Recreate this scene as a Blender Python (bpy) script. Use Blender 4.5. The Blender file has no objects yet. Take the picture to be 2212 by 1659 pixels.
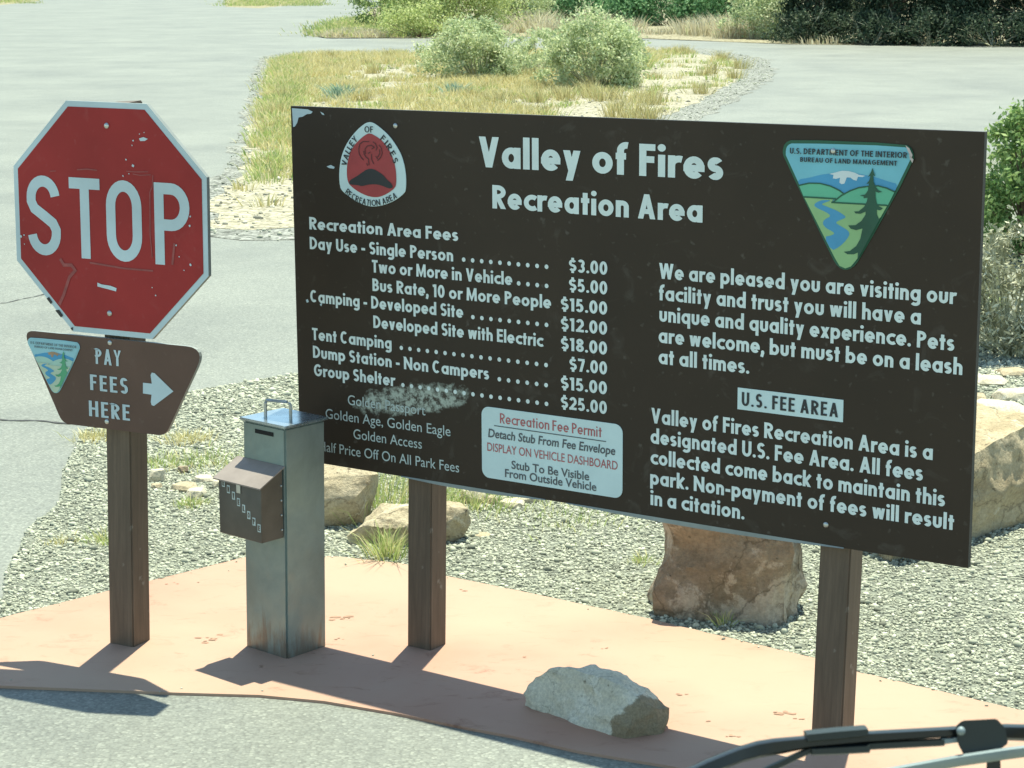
import bpy, bmesh, math, random
import numpy as np
from mathutils import Vector, Matrix, noise
rad = math.radians
SC = bpy.context.scene
COL = SC.collection

# ------------------------------------------------------------------ camera, world, sun, exposure
CAM_H, PITCH, ROLL, FPX, CX, CY = 2.2607, 0.20002, 0.00094, 4400.0, 1106.0, 829.5
cam_d = bpy.data.cameras.new("camera"); cam = bpy.data.objects.new("camera", cam_d); COL.objects.link(cam)
cam_d.sensor_width = 36.0; cam_d.lens = 36.0 * FPX / 2212.0; cam_d.dof.use_dof = True; cam_d.dof.focus_distance = 6.8; cam_d.dof.aperture_fstop = 30; cam_d.clip_start = 0.05; cam_d.clip_end = 2000
_f = Vector((0, math.cos(PITCH), -math.sin(PITCH))); _r = Vector((1, 0, 0)); _u = _r.cross(_f)
CR = math.cos(ROLL) * _r + math.sin(ROLL) * _u; CU = -math.sin(ROLL) * _r + math.cos(ROLL) * _u; CF = _f
cam.matrix_world = Matrix(((CR.x, CU.x, -CF.x, 0), (CR.y, CU.y, -CF.y, 0), (CR.z, CU.z, -CF.z, CAM_H), (0, 0, 0, 1)))
SC.camera = cam

SUN_EL, SUN_AZ = rad(73.6), rad(17.3)          # azimuth from +Y towards +X
w = bpy.data.worlds.new("World"); SC.world = w; w.use_nodes = True
nt = w.node_tree; bg = nt.nodes["Background"]
sky = nt.nodes.new("ShaderNodeTexSky"); sky.sky_type = 'NISHITA'; sky.sun_disc = False
sky.sun_elevation = SUN_EL; sky.sun_rotation = SUN_AZ; sky.altitude = 1600; sky.air_density = 1.0; sky.dust_density = 1.5
tint = nt.nodes.new("ShaderNodeMix"); tint.data_type = 'RGBA'; tint.blend_type = 'MULTIPLY'; tint.inputs[0].default_value = 1; tint.inputs[7].default_value = (.93, 1.0, .84, 1)
nt.links.new(sky.outputs[0], tint.inputs[6]); nt.links.new(tint.outputs[2], bg.inputs[0]); bg.inputs[1].default_value = 0.15
sl = bpy.data.lights.new("sun", 'SUN'); sl.energy = 4.6; sl.angle = rad(0.53); sl.color = (0.99, 0.995, 0.80)
so = bpy.data.objects.new("sun", sl); COL.objects.link(so)
sd = Vector((math.sin(SUN_AZ) * math.cos(SUN_EL), math.cos(SUN_AZ) * math.cos(SUN_EL), math.sin(SUN_EL)))
so.rotation_euler = sd.to_track_quat('Z', 'Y').to_euler(); so.location = (3, 9, 20)
vs = SC.view_settings; vs.view_transform = 'Standard'; vs.look = 'None'; vs.exposure = 0.9; vs.gamma = 1.0

def G(px, py, z=0.0):
    """ground point seen at a photo position (2212 px wide measure)"""
    d = CF + CR * ((px - CX) / FPX) - CU * ((py - CY) / FPX)
    t = (z - CAM_H) / d.z
    return Vector((0, 0, CAM_H)) + d * t

def D(px, py, depth):
    d = CF + CR * ((px - CX) / FPX) - CU * ((py - CY) / FPX)
    return Vector((0, 0, CAM_H)) + d * depth

# ------------------------------------------------------------------ objects
def thing(name, label, cat, loc=(0, 0, 0), rz=0.0, group=None):
    o = bpy.data.objects.new(name, None); COL.objects.link(o); o.location = loc; o.rotation_euler = (0, 0, rz)
    o.empty_display_size = 0.1
    tag(o, label, cat, group); return o

def tag(o, label=None, cat=None, group=None, kind=None):
    if label: o["label"] = label
    if cat: o["category"] = cat
    if group: o["group"] = group
    if kind: o["kind"] = kind
    return o

def link(name, me, m, parent=None, smooth=None):
    o = bpy.data.objects.new(name, me); COL.objects.link(o)
    for mm in (m if isinstance(m, (list, tuple)) else [m]): me.materials.append(mm)
    if parent: o.parent = parent
    if smooth is not None:
        me.shade_smooth(); me.set_sharp_from_angle(angle=rad(smooth))
    return o

def obj(name, bm, m, parent=None, smooth=None):
    me = bpy.data.meshes.new(name); bm.normal_update(); bm.to_mesh(me); bm.free()
    return link(name, me, m, parent, smooth)

def npmesh(name, v, f, m, parent=None, smooth=False):
    v = np.asarray(v, np.float32); f = np.asarray(f, np.int32); k = f.shape[1]
    me = bpy.data.meshes.new(name)
    me.vertices.add(len(v)); me.vertices.foreach_set("co", v.ravel())
    me.loops.add(f.size); me.loops.foreach_set("vertex_index", f.ravel())
    me.polygons.add(len(f)); me.polygons.foreach_set("loop_start", np.arange(0, f.size, k, dtype=np.int32))
    me.polygons.foreach_set("loop_total", np.full(len(f), k, np.int32))
    me.update(calc_edges=True)
    o = link(name, me, m, parent)
    if smooth: me.shade_smooth()
    return o

def polysmesh(name, polys, m, parent=None):
    """list of 3-D polygons to one mesh"""
    v, f = [], []
    for p in polys:
        f.append(list(range(len(v), len(v) + len(p)))); v.extend(p)
    me = bpy.data.meshes.new(name); me.from_pydata([tuple(x) for x in v], [], f); me.update()
    return link(name, me, m, parent)

# ------------------------------------------------------------------ materials
def newmat(name):
    m = bpy.data.materials.new(name); m.use_nodes = True
    n = m.node_tree; n.nodes.clear()
    out = n.nodes.new("ShaderNodeOutputMaterial"); p = n.nodes.new("ShaderNodeBsdfPrincipled")
    n.links.new(p.outputs[0], out.inputs[0]); return m, n, p, out

class NB:
    def __init__(s, n, coord='Object'):
        s.n = n; tc = n.nodes.new("ShaderNodeTexCoord"); s.co = tc.outputs[coord]; s.L = n.links
    def noise(s, scale, detail=4, rough=.55, dist=0, vec=None, out=0):
        t = s.n.nodes.new("ShaderNodeTexNoise"); t.inputs['Scale'].default_value = scale; t.inputs['Detail'].default_value = detail
        t.inputs['Roughness'].default_value = rough; t.inputs['Distortion'].default_value = dist
        s.L.new(vec or s.co, t.inputs['Vector']); return t.outputs[out]
    def vor(s, scale, feature='F1', out='Distance', rnd=1.0, vec=None):
        t = s.n.nodes.new("ShaderNodeTexVoronoi"); t.feature = feature; t.inputs['Scale'].default_value = scale
        t.inputs['Randomness'].default_value = rnd
        s.L.new(vec or s.co, t.inputs['Vector']); return t.outputs[out]
    def ramp(s, fac, stops):
        t = s.n.nodes.new("ShaderNodeValToRGB"); e = t.color_ramp.elements
        while len(e) < len(stops): e.new(0.5)
        for el, (p, c) in zip(e, stops):
            el.position = p; el.color = (c, c, c, 1) if isinstance(c, (int, float)) else (*c, 1)
        s.L.new(fac, t.inputs[0]); return t.outputs[0]
    def mix(s, fac, a, b, mode='MIX'):
        t = s.n.nodes.new("ShaderNodeMix"); t.data_type = 'RGBA'; t.blend_type = mode
        for i, x in ((0, fac), (6, a), (7, b)):
            if hasattr(x, 'links') or hasattr(x, 'is_linked'): s.L.new(x, t.inputs[i])
            elif isinstance(x, (int, float)): t.inputs[i].default_value = x if i == 0 else (x, x, x, 1)
            else: t.inputs[i].default_value = (*x, 1)
        return t.outputs[2]
    def math(s, op, a, b=0.0, c=None):
        t = s.n.nodes.new("ShaderNodeMath"); t.operation = op
        for i, x in enumerate((a, b, c)):
            if x is None: continue
            if isinstance(x, (int, float)): t.inputs[i].default_value = x
            else: s.L.new(x, t.inputs[i])
        return t.outputs[0]
    def bump(s, h, p, strength=.3, dist=.01, normal=None):
        t = s.n.nodes.new("ShaderNodeBump"); t.inputs['Strength'].default_value = strength; t.inputs['Distance'].default_value = dist
        s.L.new(h, t.inputs['Height'])
        if normal: s.L.new(normal, t.inputs['Normal'])
        s.L.new(t.outputs[0], p.inputs['Normal']); return t.outputs[0]
    def sep(s, vec=None):
        t = s.n.nodes.new("ShaderNodeSeparateXYZ"); s.L.new(vec or s.co, t.inputs[0]); return t.outputs
    def island(s):
        t = s.n.nodes.new("ShaderNodeNewGeometry"); return t.outputs['Random Per Island']
    def scaled(s, sc):
        t = s.n.nodes.new("ShaderNodeVectorMath"); t.operation = 'MULTIPLY'; t.inputs[1].default_value = sc
        s.L.new(s.co, t.inputs[0]); return t.outputs[0]

def base(p, c, rough=.6, metal=0.0, spec=.5):
    if isinstance(c, tuple): p.inputs['Base Color'].default_value = (*c, 1)
    p.inputs['Roughness'].default_value = rough; p.inputs['Metallic'].default_value = metal
    p.inputs['Specular IOR Level'].default_value = spec

def mat_simple(name, c, rough=.6, metal=0., spec=.5, var=.25, scale=6., bump=0., bscale=60.):
    m, n, p, o = newmat(name); base(p, c, rough, metal, spec); b = NB(n)
    if var:
        f = b.noise(scale, 5, .65)
        lo = tuple(x * (1 - var) for x in c); hi = tuple(min(1, x * (1 + var)) for x in c)
        n.links.new(b.ramp(f, [(.3, lo), (.7, hi)]), p.inputs['Base Color'])
    if bump: b.bump(b.noise(bscale, 3), p, bump, .004)
    return m

def mat_asphalt():
    m, n, p, o = newmat("asphalt"); base(p, None, .62, 0, .5); b = NB(n)
    c1 = b.vor(95, out='Color'); c2 = b.sep(c1)[0]
    chips = b.ramp(c2, [(0., (.175, .182, .157)), (.4, (.208, .217, .187)), (.8, (.232, .242, .208)), (1., (.295, .305, .26))])
    edge = b.ramp(b.vor(95), [(.0, 1.), (.5, .97), (.85, .72)])
    col = b.mix(1., chips, edge, 'MULTIPLY')
    big = b.ramp(b.noise(.35, 5, .6), [(.32, (.80, .81, .82)), (.62, (1.05, 1.05, 1.04))])
    col = b.mix(1., col, big, 'MULTIPLY')
    patch = b.ramp(b.noise(1.0, 7, .72, .6, b.scaled((1, .8, 1))), [(.36, (.66, .68, .69)), (.54, 1.)])
    col = b.mix(.4, col, patch, 'MULTIPLY')
    n.links.new(col, p.inputs['Base Color'])
    h = b.mix(.5, b.vor(95), b.noise(40, 4), 'ADD'); b.bump(h, p, .3, .003); return m

def mat_concrete():
    m, n, p, o = newmat("pink_concrete"); base(p, None, .75, 0, .4); b = NB(n)
    a = b.ramp(b.noise(1.5, 5, .6, .4), [(.3, (.365, .20, .138)), (.55, (.40, .236, .168)), (.75, (.41, .262, .19))])
    st = b.ramp(b.noise(7, 6, .75, .8, b.scaled((1, 1.8, 1))), [(.30, (.52, .42, .38)), (.37, (.86, .80, .77)), (.45, 1.)])
    col = b.mix(.9, a, st, 'MULTIPLY')
    sp = b.ramp(b.noise(55, 3, .7), [(.22, .62), (.34, 1.)]); col = b.mix(.5, col, sp, 'MULTIPLY')
    pale = b.ramp(b.noise(.9, 3, .5), [(.4, 0.), (.62, .75)]); col = b.mix(pale, col, (.42, .295, .21))
    n.links.new(col, p.inputs['Base Color']); b.bump(b.noise(160, 4, .7), p, .15, .003); return m

def mat_dirt(name, stops, scale=28, bstr=.7):
    m, n, p, o = newmat(name); base(p, None, .95, 0, .2); b = NB(n)
    c2 = b.sep(b.vor(scale, out='Color'))[0]
    col = b.ramp(c2, stops)
    edge = b.ramp(b.vor(scale), [(.0, 1.), (.5, .9), (.85, .45)])
    col = b.mix(.8, col, edge, 'MULTIPLY')
    big = b.ramp(b.noise(1.1, 5, .6), [(.3, (.8, .8, .78)), (.65, (1.08, 1.06, 1.02))]); col = b.mix(.8, col, big, 'MULTIPLY')
    n.links.new(col, p.inputs['Base Color']); b.bump(b.math('SUBTRACT', 1.0, b.vor(scale)), p, bstr, .02); return m

def mat_island(name, stops, rough=.9, transl=0.0):
    """colour picked per loose piece (pebble, leaf, blade)"""
    m, n, p, o = newmat(name); base(p, None, rough, 0, .25); b = NB(n)
    c = b.ramp(b.island(), stops); n.links.new(c, p.inputs['Base Color'])
    if transl:
        t = n.nodes.new("ShaderNodeBsdfTranslucent"); n.links.new(c, t.inputs[0])
        x = n.nodes.new("ShaderNodeMixShader"); x.inputs[0].default_value = transl
        n.links.new(p.outputs[0], x.inputs[1]); n.links.new(t.outputs[0], x.inputs[2]); n.links.new(x.outputs[0], o.inputs[0])
    return m

def mat_rock(name, cols, stain=(.12, .09, .06), pale=(.55, .5, .42), sc=4.0, bstr=.5, pth=.56, brown=None):
    m, n, p, o = newmat(name); base(p, None, .9, 0, .25); b = NB(n)
    a = b.ramp(b.noise(sc, 8, .7, .2, b.scaled((1, 1, 2.4))), [(.28, cols[0]), (.5, cols[1]), (.72, cols[2])])
    sm = b.ramp(b.noise(sc * 1.7, 8, .72, .35), [(pth, 0.), (pth + .04, .85)])
    col = b.mix(sm, a, pale)
    pit = b.ramp(b.noise(sc * 5.5, 5, .7), [(.30, .85), (.36, 0.)]); col = b.mix(pit, col, stain)
    if brown:
        q = b.sep(); e_ = b.math('ADD', b.math('SUBTRACT', q[0], b.math('MULTIPLY', q[2], .55)), b.math('MULTIPLY', b.math('SUBTRACT', b.noise(9, 5, .6), .5), .16))
        col = b.mix(b.ramp(e_, [(brown, 0.), (brown + .012, .9)]), col, (.26, .20, .12))
    wv = n.nodes.new("ShaderNodeVectorMath"); wv.operation = 'MULTIPLY_ADD'; wv.inputs[1].default_value = (.22,) * 3
    n.links.new(b.noise(sc * 1.5, 5, .65, 0, None, 1), wv.inputs[0]); n.links.new(b.co, wv.inputs[2])
    ck = b.ramp(b.vor(sc * 1.1, 'DISTANCE_TO_EDGE', 'Distance', 1.0, wv.outputs[0]), [(.0, .55), (.018, 0.)]); col = b.mix(ck, col, stain)
    fine = b.ramp(b.noise(sc * 22, 4, .7), [(.3, .62), (.7, 1.15)]); col = b.mix(.8, col, fine, 'MULTIPLY')
    n.links.new(col, p.inputs['Base Color'])
    h = b.mix(.5, b.noise(sc * 4, 8, .7), b.noise(sc * 25, 4, .7), 'ADD'); b.bump(h, p, bstr, .02); return m

def mat_panel(name, c, rough=.4, dirt=.25, dustc=(.35, .34, .3), residue=None, spec=.5):
    """painted sign sheet with dust specks, scuffs and, if given, a dried splash"""
    m, n, p, o = newmat(name); base(p, c, rough, 0, spec); b = NB(n)
    f = b.ramp(b.noise(2.2, 5, .6), [(.3, tuple(x * .85 for x in c)), (.7, tuple(min(1, x * 1.18) for x in c))])
    spk = b.ramp(b.noise(34, 2, .5), [(.66, 0.), (.78, dirt)]); col = b.mix(spk, f, dustc)
    sm = b.ramp(b.noise(9, 4, .6, 1.), [(.60, 0.), (.75, dirt * .5)]); col = b.mix(sm, col, dustc)
    if residue:
        s = b.sep()
        x0, y0, rx, ry, sl = residue
        dx = b.math('DIVIDE', b.math('SUBTRACT', s[0], x0), rx)
        yy = b.math('SUBTRACT', b.math('SUBTRACT', s[1], y0), b.math('MULTIPLY', b.math('SUBTRACT', s[0], x0), sl))
        dy = b.math('DIVIDE', yy, ry)
        rr = b.math('ADD', b.math('POWER', b.math('ABSOLUTE', dx), 4), b.math('POWER', dy, 2))
        wob = b.math('ADD', rr, b.math('MULTIPLY', b.math('SUBTRACT', b.noise(26, 4, .7), .5), 2.4))
        msk = b.ramp(wob, [(.35, 1.), (.95, 0.)])
        tex = b.ramp(b.noise(42, 3, .7), [(.40, .05), (.58, .85)])
        col = b.mix(b.mix(1., msk, tex, 'MULTIPLY'), col, (.46, .52, .45))
    n.links.new(col, p.inputs['Base Color'])
    b.bump(b.noise(90, 3), p, .04, .002); return m

def mat_metal(name, c, rough=.4, metal=.85, dirty=.4, rusty=False):
    m, n, p, o = newmat(name); base(p, None, rough, metal, .5); b = NB(n)
    a = b.ramp(b.noise(5, 6, .65, .6), [(.3, tuple(x * .72 for x in c)), (.7, c)])
    rs = b.ramp(b.noise(12, 6, .7, .5, b.scaled((1, 1, .25))), [(.60, 0.), (.78, dirty)]); col = b.mix(rs, a, (.30, .28, .25))
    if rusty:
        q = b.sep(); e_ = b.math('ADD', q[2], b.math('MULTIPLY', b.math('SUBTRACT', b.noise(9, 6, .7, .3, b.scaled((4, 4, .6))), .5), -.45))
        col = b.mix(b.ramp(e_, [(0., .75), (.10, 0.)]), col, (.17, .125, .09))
    n.links.new(col, p.inputs['Base Color']); n.links.new(b.ramp(b.noise(14, 5, .7), [(.3, rough * .75), (.7, rough * 1.4)]), p.inputs['Roughness'])
    b.bump(b.noise(40, 4, .6), p, .08, .003); return m

def mat_post(name, c):
    m, n, p, o = newmat(name); base(p, None, .6, 0, .35); b = NB(n)
    g = b.noise(10, 6, .7, .3, b.scaled((5, 5, .35)))
    col = b.ramp(g, [(.3, tuple(x * .7 for x in c)), (.55, c), (.75, tuple(x * 1.35 for x in c))])
    sp = b.ramp(b.noise(30, 3, .6), [(.66, 0.), (.76, .5)]); col = b.mix(sp, col, (.3, .28, .24))
    n.links.new(col, p.inputs['Base Color']); b.bump(g, p, .35, .004); return m

M = {}
M['asphalt'] = mat_asphalt(); M['pad'] = mat_concrete()
M['gravelbed'] = mat_dirt("gravel_bed", [(0., (.13, .14, .115)), (.4, (.24, .255, .215)), (.8, (.34, .36, .29)), (1., (.5, .52, .43))], 60)
M['desert'] = mat_dirt("desert_soil", [(0., (.22, .19, .12)), (.5, (.33, .30, .20)), (1., (.48, .44, .32))], 12)
M['islandsoil'] = mat_dirt("pale_gravel", [(0., (.26, .24, .17)), (.5, (.42, .39, .30)), (1., (.52, .49, .38))], 20)
M['darkgravel'] = mat_dirt("dark_gravel", [(0., (.13, .135, .12)), (.5, (.26, .27, .25)), (1., (.42, .43, .4))], 22)
M['pebbles'] = mat_island("pebbles", [(0., (.16, .165, .13)), (.15, (.29, .30, .235)), (.6, (.415, .425, .33)), (.9, (.52, .52, .40)), (1., (.66, .65, .52))])
M['palepebbles'] = mat_island("pale_pebbles", [(0., (.2, .19, .15)), (.4, (.40, .38, .30)), (1., (.62, .59, .49))])
M['crack'] = mat_simple("tar_crack", (.05, .05, .048), .8)
M['board'] = mat_panel("brown_board", (.030, .0195, .0125), .46, .14, residue=(.49, .268, .245, .052, .17), spec=.32)
M['letters'] = mat_simple("pale_lettering", (.66, .76, .745), .5, var=.08, scale=8)
M['thinletters'] = mat_simple("faded_lettering", (.46, .55, .54), .5, var=.12, scale=14)
M['paper'] = mat_simple("white_plate", (.57, .72, .73), .45, var=.06, scale=5)
M['black'] = mat_simple("black_print", (.022, .026, .03), .5, var=.1)
M['greyprint'] = mat_simple("grey_print", (.09, .10, .11), .5, var=.1)
M['redprint'] = mat_simple("faded_red_print", (.42, .12, .12), .5, var=.12)
M['shieldred'] = mat_simple("shield_red", (.36, .048, .052), .5, var=.15, scale=9)
M['flame'] = mat_simple("dark_red_lines", (.10, .018, .022), .5, var=.15)
M['bgreen'] = mat_simple("border_green", (.012, .10, .055), .5, var=.15)
M['skyblue'] = mat_simple("print_sky_blue", (.17, .48, .58), .5, var=.08)
M['midblue'] = mat_simple("print_blue", (.06, .30, .52), .5, var=.1)
M['hillgreen'] = mat_simple("print_hill_green", (.11, .44, .28), .5, var=.1)
M['meadow'] = mat_simple("print_meadow", (.27, .48, .22), .5, var=.1)
M['treegreen'] = mat_simple("print_tree_green", (.012, .085, .05), .5, var=.2)
M['snow'] = mat_simple("print_snow", (.62, .70, .72), .5, var=.05)
M['fadeblue'] = mat_simple("faded_sky", (.30, .56, .62), .5, var=.12)
M['fadehill'] = mat_simple("faded_hill", (.36, .56, .48), .5, var=.1)
M['fademeadow'] = mat_simple("faded_meadow", (.45, .56, .42), .5, var=.1)
M['fadetree'] = mat_simple("faded_tree", (.08, .33, .17), .5, var=.2)
M['rust'] = mat_simple("rusty_patch", (.36, .24, .15), .7, var=.3)
M['stopred'] = mat_panel("stop_red", (.31, .026, .026), .5, .2, (.36, .16, .15), spec=.25)
M['stopwhite'] = mat_panel("stop_white", (.47, .59, .63), .42, .18, (.3, .32, .33))
M['paybrown'] = mat_panel("pay_brown", (.118, .068, .05), .55, .18, (.25, .2, .17), spec=.3)
M['post'] = mat_post("brown_post", (.128, .094, .067))
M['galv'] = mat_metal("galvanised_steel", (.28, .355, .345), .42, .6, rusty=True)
M['lidmetal'] = mat_metal("bright_lid", (.55, .62, .66), .24, .9, .08)
M['sheenroof'] = mat_simple('bronze_painted_sheen', (.27, .225, .20), .5, .1, var=.15, scale=12)  # box bronze made lighter: the roof's sunlit sheen is put into its colour
M['bronze'] = mat_simple("bronze_box", (.10, .085, .068), .45, .2, var=.2, scale=8)
M['bolt'] = mat_metal("zinc_bolt", (.6, .62, .6), .35, .9)
M['slot'] = mat_simple("dark_slot", (.012, .012, .012), .9, var=0)
M['edge'] = mat_simple("sheet_edge", (.26, .28, .26), .5, .3, var=.2)
M['dark'] = mat_simple("dark_edge", (.025, .025, .025), .6, var=.2)
M['scratch'] = mat_simple("scratched_paint", (.55, .47, .45), .6, var=.2, scale=30)
M['rub'] = mat_simple("rubbed_red", (.29, .065, .062), .6, var=.25, scale=30)
M['wiper'] = mat_simple("black_wiper_paint", (.010, .012, .013), .28, var=.2, spec=.35)
M['wiperplastic'] = mat_simple("wiper_plastic", (.022, .030, .030), .45, var=.15, spec=.35)
M['blade'] = mat_metal("wiper_blade_metal", (.26, .33, .35), .5, .3)
M['whiterock'] = mat_rock("pale_limestone", [(.56, .51, .39), (.68, .62, .48), (.74, .69, .55)], (.26, .22, .15), (.74, .69, .56), 5, .6, brown=.34)
M['sand'] = mat_rock("tan_sandstone", [(.36, .28, .175), (.50, .42, .285), (.60, .53, .39)], (.16, .12, .075), (.66, .61, .49), 3.5, .8)
M['tanrock'] = mat_rock('warm_tan_sandstone', [(.33, .245, .145), (.46, .37, .235), (.55, .47, .33)], (.13, .10, .06), (.60, .54, .42), 3.0, .8, pth=.63)
M['redrock'] = mat_rock("red_brown_sandstone", [(.20, .15, .10), (.32, .25, .175), (.40, .335, .245)], (.09, .07, .045), (.53, .44, .34), 2.6, .8, pth=.50)
M['palerock'] = mat_rock("cream_limestone", [(.5, .43, .3), (.62, .56, .42), (.7, .64, .52)], (.28, .2, .12), (.72, .68, .57), 6, .5)
M['straw'] = mat_island("straw_grass", [(0., (.50, .44, .18)), (.3, (.68, .59, .29)), (.7, (.76, .69, .43)), (.9, (.52, .52, .22)), (1., (.42, .35, .18))], .8, .3)
M['bunch'] = mat_island('brown_grass', [(0., (.32, .28, .13)), (.4, (.52, .46, .22)), (.75, (.68, .61, .34)), (1., (.48, .50, .22))], .85, .25)
M['green'] = mat_island("green_grass", [(0., (.27, .37, .11)), (.45, (.42, .50, .18)), (.7, (.60, .58, .28)), (1., (.68, .60, .34))], .8, .35)
M['tall'] = mat_island("tan_brush", [(0., (.42, .37, .24)), (.4, (.60, .54, .38)), (.8, (.76, .70, .52)), (1., (.40, .44, .24))], .85, .25)
M['sage'] = mat_island("grey_green_leaves", [(0., (.28, .36, .18)), (.4, (.50, .58, .32)), (.8, (.64, .69, .42)), (1., (.74, .74, .50))], .8, .3)
M['yellowgreen'] = mat_island("yellow_green_leaves", [(0., (.28, .36, .12)), (.5, (.52, .60, .24)), (1., (.68, .70, .36))], .75, .35)
M['sumac'] = mat_island("fresh_green_leaves", [(0., (.10, .23, .10)), (.5, (.20, .39, .18)), (1., (.34, .52, .27))], .7, .35)
M['juniper'] = mat_island("dark_juniper", [(0., (.018, .035, .02)), (.5, (.04, .07, .04)), (.85, (.075, .11, .06)), (1., (.17, .2, .12))], .75, .2)
M['midgreen'] = mat_island("mid_green_leaves", [(0., (.10, .19, .06)), (.5, (.22, .34, .11)), (1., (.42, .52, .22))], .7, .3)
M['twigs'] = mat_island("grey_twigs", [(0., (.22, .23, .15)), (.5, (.42, .42, .29)), (1., (.60, .59, .44))], .9)
M['stem'] = mat_simple("woody_stem", (.16, .12, .08), .9, var=.3, scale=12)
M['yucca'] = mat_island("blue_green_blades", [(0., (.22, .33, .24)), (1., (.40, .50, .38))], .7, .2)

# ------------------------------------------------------------------ ground and roads
rng = np.random.default_rng(7)
def rough_edge(pts, step=.35, amp=.06, seed=1):
    out = []
    for i, a in enumerate(pts):
        b = pts[(i + 1) % len(pts)]; L = (b - a).length
        n = max(1, min(60, int(L / step)))
        for k in range(n):
            p = a.lerp(b, k / n)
            s = amp * min(1.0, max(.3, L))
            p = p + Vector((noise.noise((p.x * 1.7, p.y * 1.7, seed)), noise.noise((p.x * 1.7, p.y * 1.7, seed + 9)), 0)) * s * 2
            out.append(p)
    return out
def sheet(name, pts, m, z, thick=0.0, kind='structure', label=None):
    bm = bmesh.new(); vs_ = [bm.verts.new((p[0], p[1], z)) for p in pts]
    f = bm.faces.new(vs_)
    if f.normal.z < 0: f.normal_flip()
    bm.normal_update()
    if f.normal.z < 0: bmesh.ops.reverse_faces(bm, faces=[f])
    if thick:
        r = bmesh.ops.extrude_face_region(bm, geom=[f])
        # keep the old face on top, push the copy down
        for e in r['geom']:
            if isinstance(e, bmesh.types.BMVert): e.co.z -= thick
        bmesh.ops.recalc_face_normals(bm, faces=bm.faces)
    bmesh.ops.triangulate(bm, faces=[x for x in bm.faces if len(x.verts) > 4])
    o = obj(name, bm, m); tag(o, label, kind=kind); return o
def gp(lst, z=0.0): return [G(x, y, z) for x, y in lst]

Z_AS, Z_BED, Z_IS, Z_DK = -0.009, -0.006, -0.002, -0.005
sheet("ground", [Vector((-700, -60, 0)), Vector((700, -60, 0)), Vector((700, 1400, 0)), Vector((-700, 1400, 0))], M['desert'], -0.06)
road_pts = gp([(-260, 1660), (2400, 1800), (3300, 900), (2600, 330), (2600, 112), (2212, 101), (1990, 99), (1700, 96), (1400, 84), (1150, 80), (950, 83), (705, 83), (662, 76), (700, 62), (785, 32),
               (830, 5), (845, -18), (700, -18), (704, 1), (640, 10), (560, 18), (490, 15), (478, -18), (110, -18), (85, 2), (0, 11), (-200, 30), (-900, 90), (-1500, 300), (-2600, 1000)], Z_AS)
road_pts = [Vector((-4, 2.0, 0)), Vector((4, 2.0, 0)), Vector((12, 6, 0))] + road_pts[2:] + [Vector((-14, 6, 0))]
sheet("road", rough_edge(road_pts, .8, .10, 3), M['asphalt'], Z_AS)
# gravel bed behind the signs (wedge that starts at the left road edge and runs right)
bed = gp([(-420, 1470), (-100, 1370), (0, 1290), (70, 1130), (150, 995), (185, 930), (240, 890), (330, 862), (460, 838), (640, 802), (900, 730), (1400, 585), (1900, 440), (2140, 330), (2500, 300), (4200, 560)], Z_BED)
bed += [Vector((10, 5.2, 0)), Vector((6, 4.2, 0)), Vector((1.5, 5.45, 0)), G(860, 1500), G(300, 1460), G(-200, 1430)]
BED = rough_edge(bed, .18, .05, 5)
sheet("gravel_bed", BED, M['gravelbed'], Z_BED)
pad = gp([(-260, 1395), (0, 1335), (240, 1275), (400, 1236), (530, 1203), (640, 1200), (740, 1203), (870, 1217), (960, 1243), (1150, 1282), (1400, 1336), (1600, 1384), (1760, 1421), (1860, 1453), (2040, 1495), (2212, 1536), (2500, 1610)])
front = gp([(2250, 1920), (1800, 1745), (1452, 1655), (1250, 1622), (1110, 1590), (980, 1566), (860, 1541), (700, 1514), (560, 1501), (380, 1496), (180, 1488), (0, 1481), (-260, 1475)])
padpts = [p for i in range(len(pad) - 1) for p in [pad[i].lerp(pad[i + 1], k / 6) + Vector((0, noise.noise((pad[i].x * 3 + k, 1, 2)) * .006, 0)) for k in range(6)]] + [pad[-1]] + front
PAD = sheet("concrete_pad", padpts, M['pad'], 0.0, .09)
ISL = gp([(584, 136), (612, 126), (705, 119), (950, 115), (1200, 112), (1400, 109), (1500, 114), (1585, 128), (1603, 150), (1585, 178), (1500, 222), (1430, 252), (1200, 330), (900, 420), (640, 490), (540, 497), (458, 490), (455, 440), (474, 402), (514, 398), (524, 350), (552, 270), (570, 190)], Z_IS)
DK = gp([(560, 124), (640, 110), (950, 106), (1400, 100), (1530, 105), (1660, 128), (1672, 165), (1610, 205), (1480, 275), (1250, 360), (900, 450), (640, 520), (520, 520), (440, 505), (436, 440), (462, 390), (494, 350), (522, 270), (540, 190)], Z_DK)
sheet("loose_gravel_edge", rough_edge(DK, .3, .14, 11), M['darkgravel'], Z_DK)
sheet("roadside_island", rough_edge(ISL, .3, .14, 12), M['islandsoil'], Z_IS)
VER = gp([(2600, 110), (2212, 100), (1990, 98), (1700, 95), (1400, 83), (1150, 79), (950, 82), (705, 81), (668, 76), (704, 63), (788, 33), (834, 5), (2700, 5)], -0.005)
sheet("far_verge", rough_edge(VER, .8, .12, 14), M['desert'], -0.005)

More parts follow.
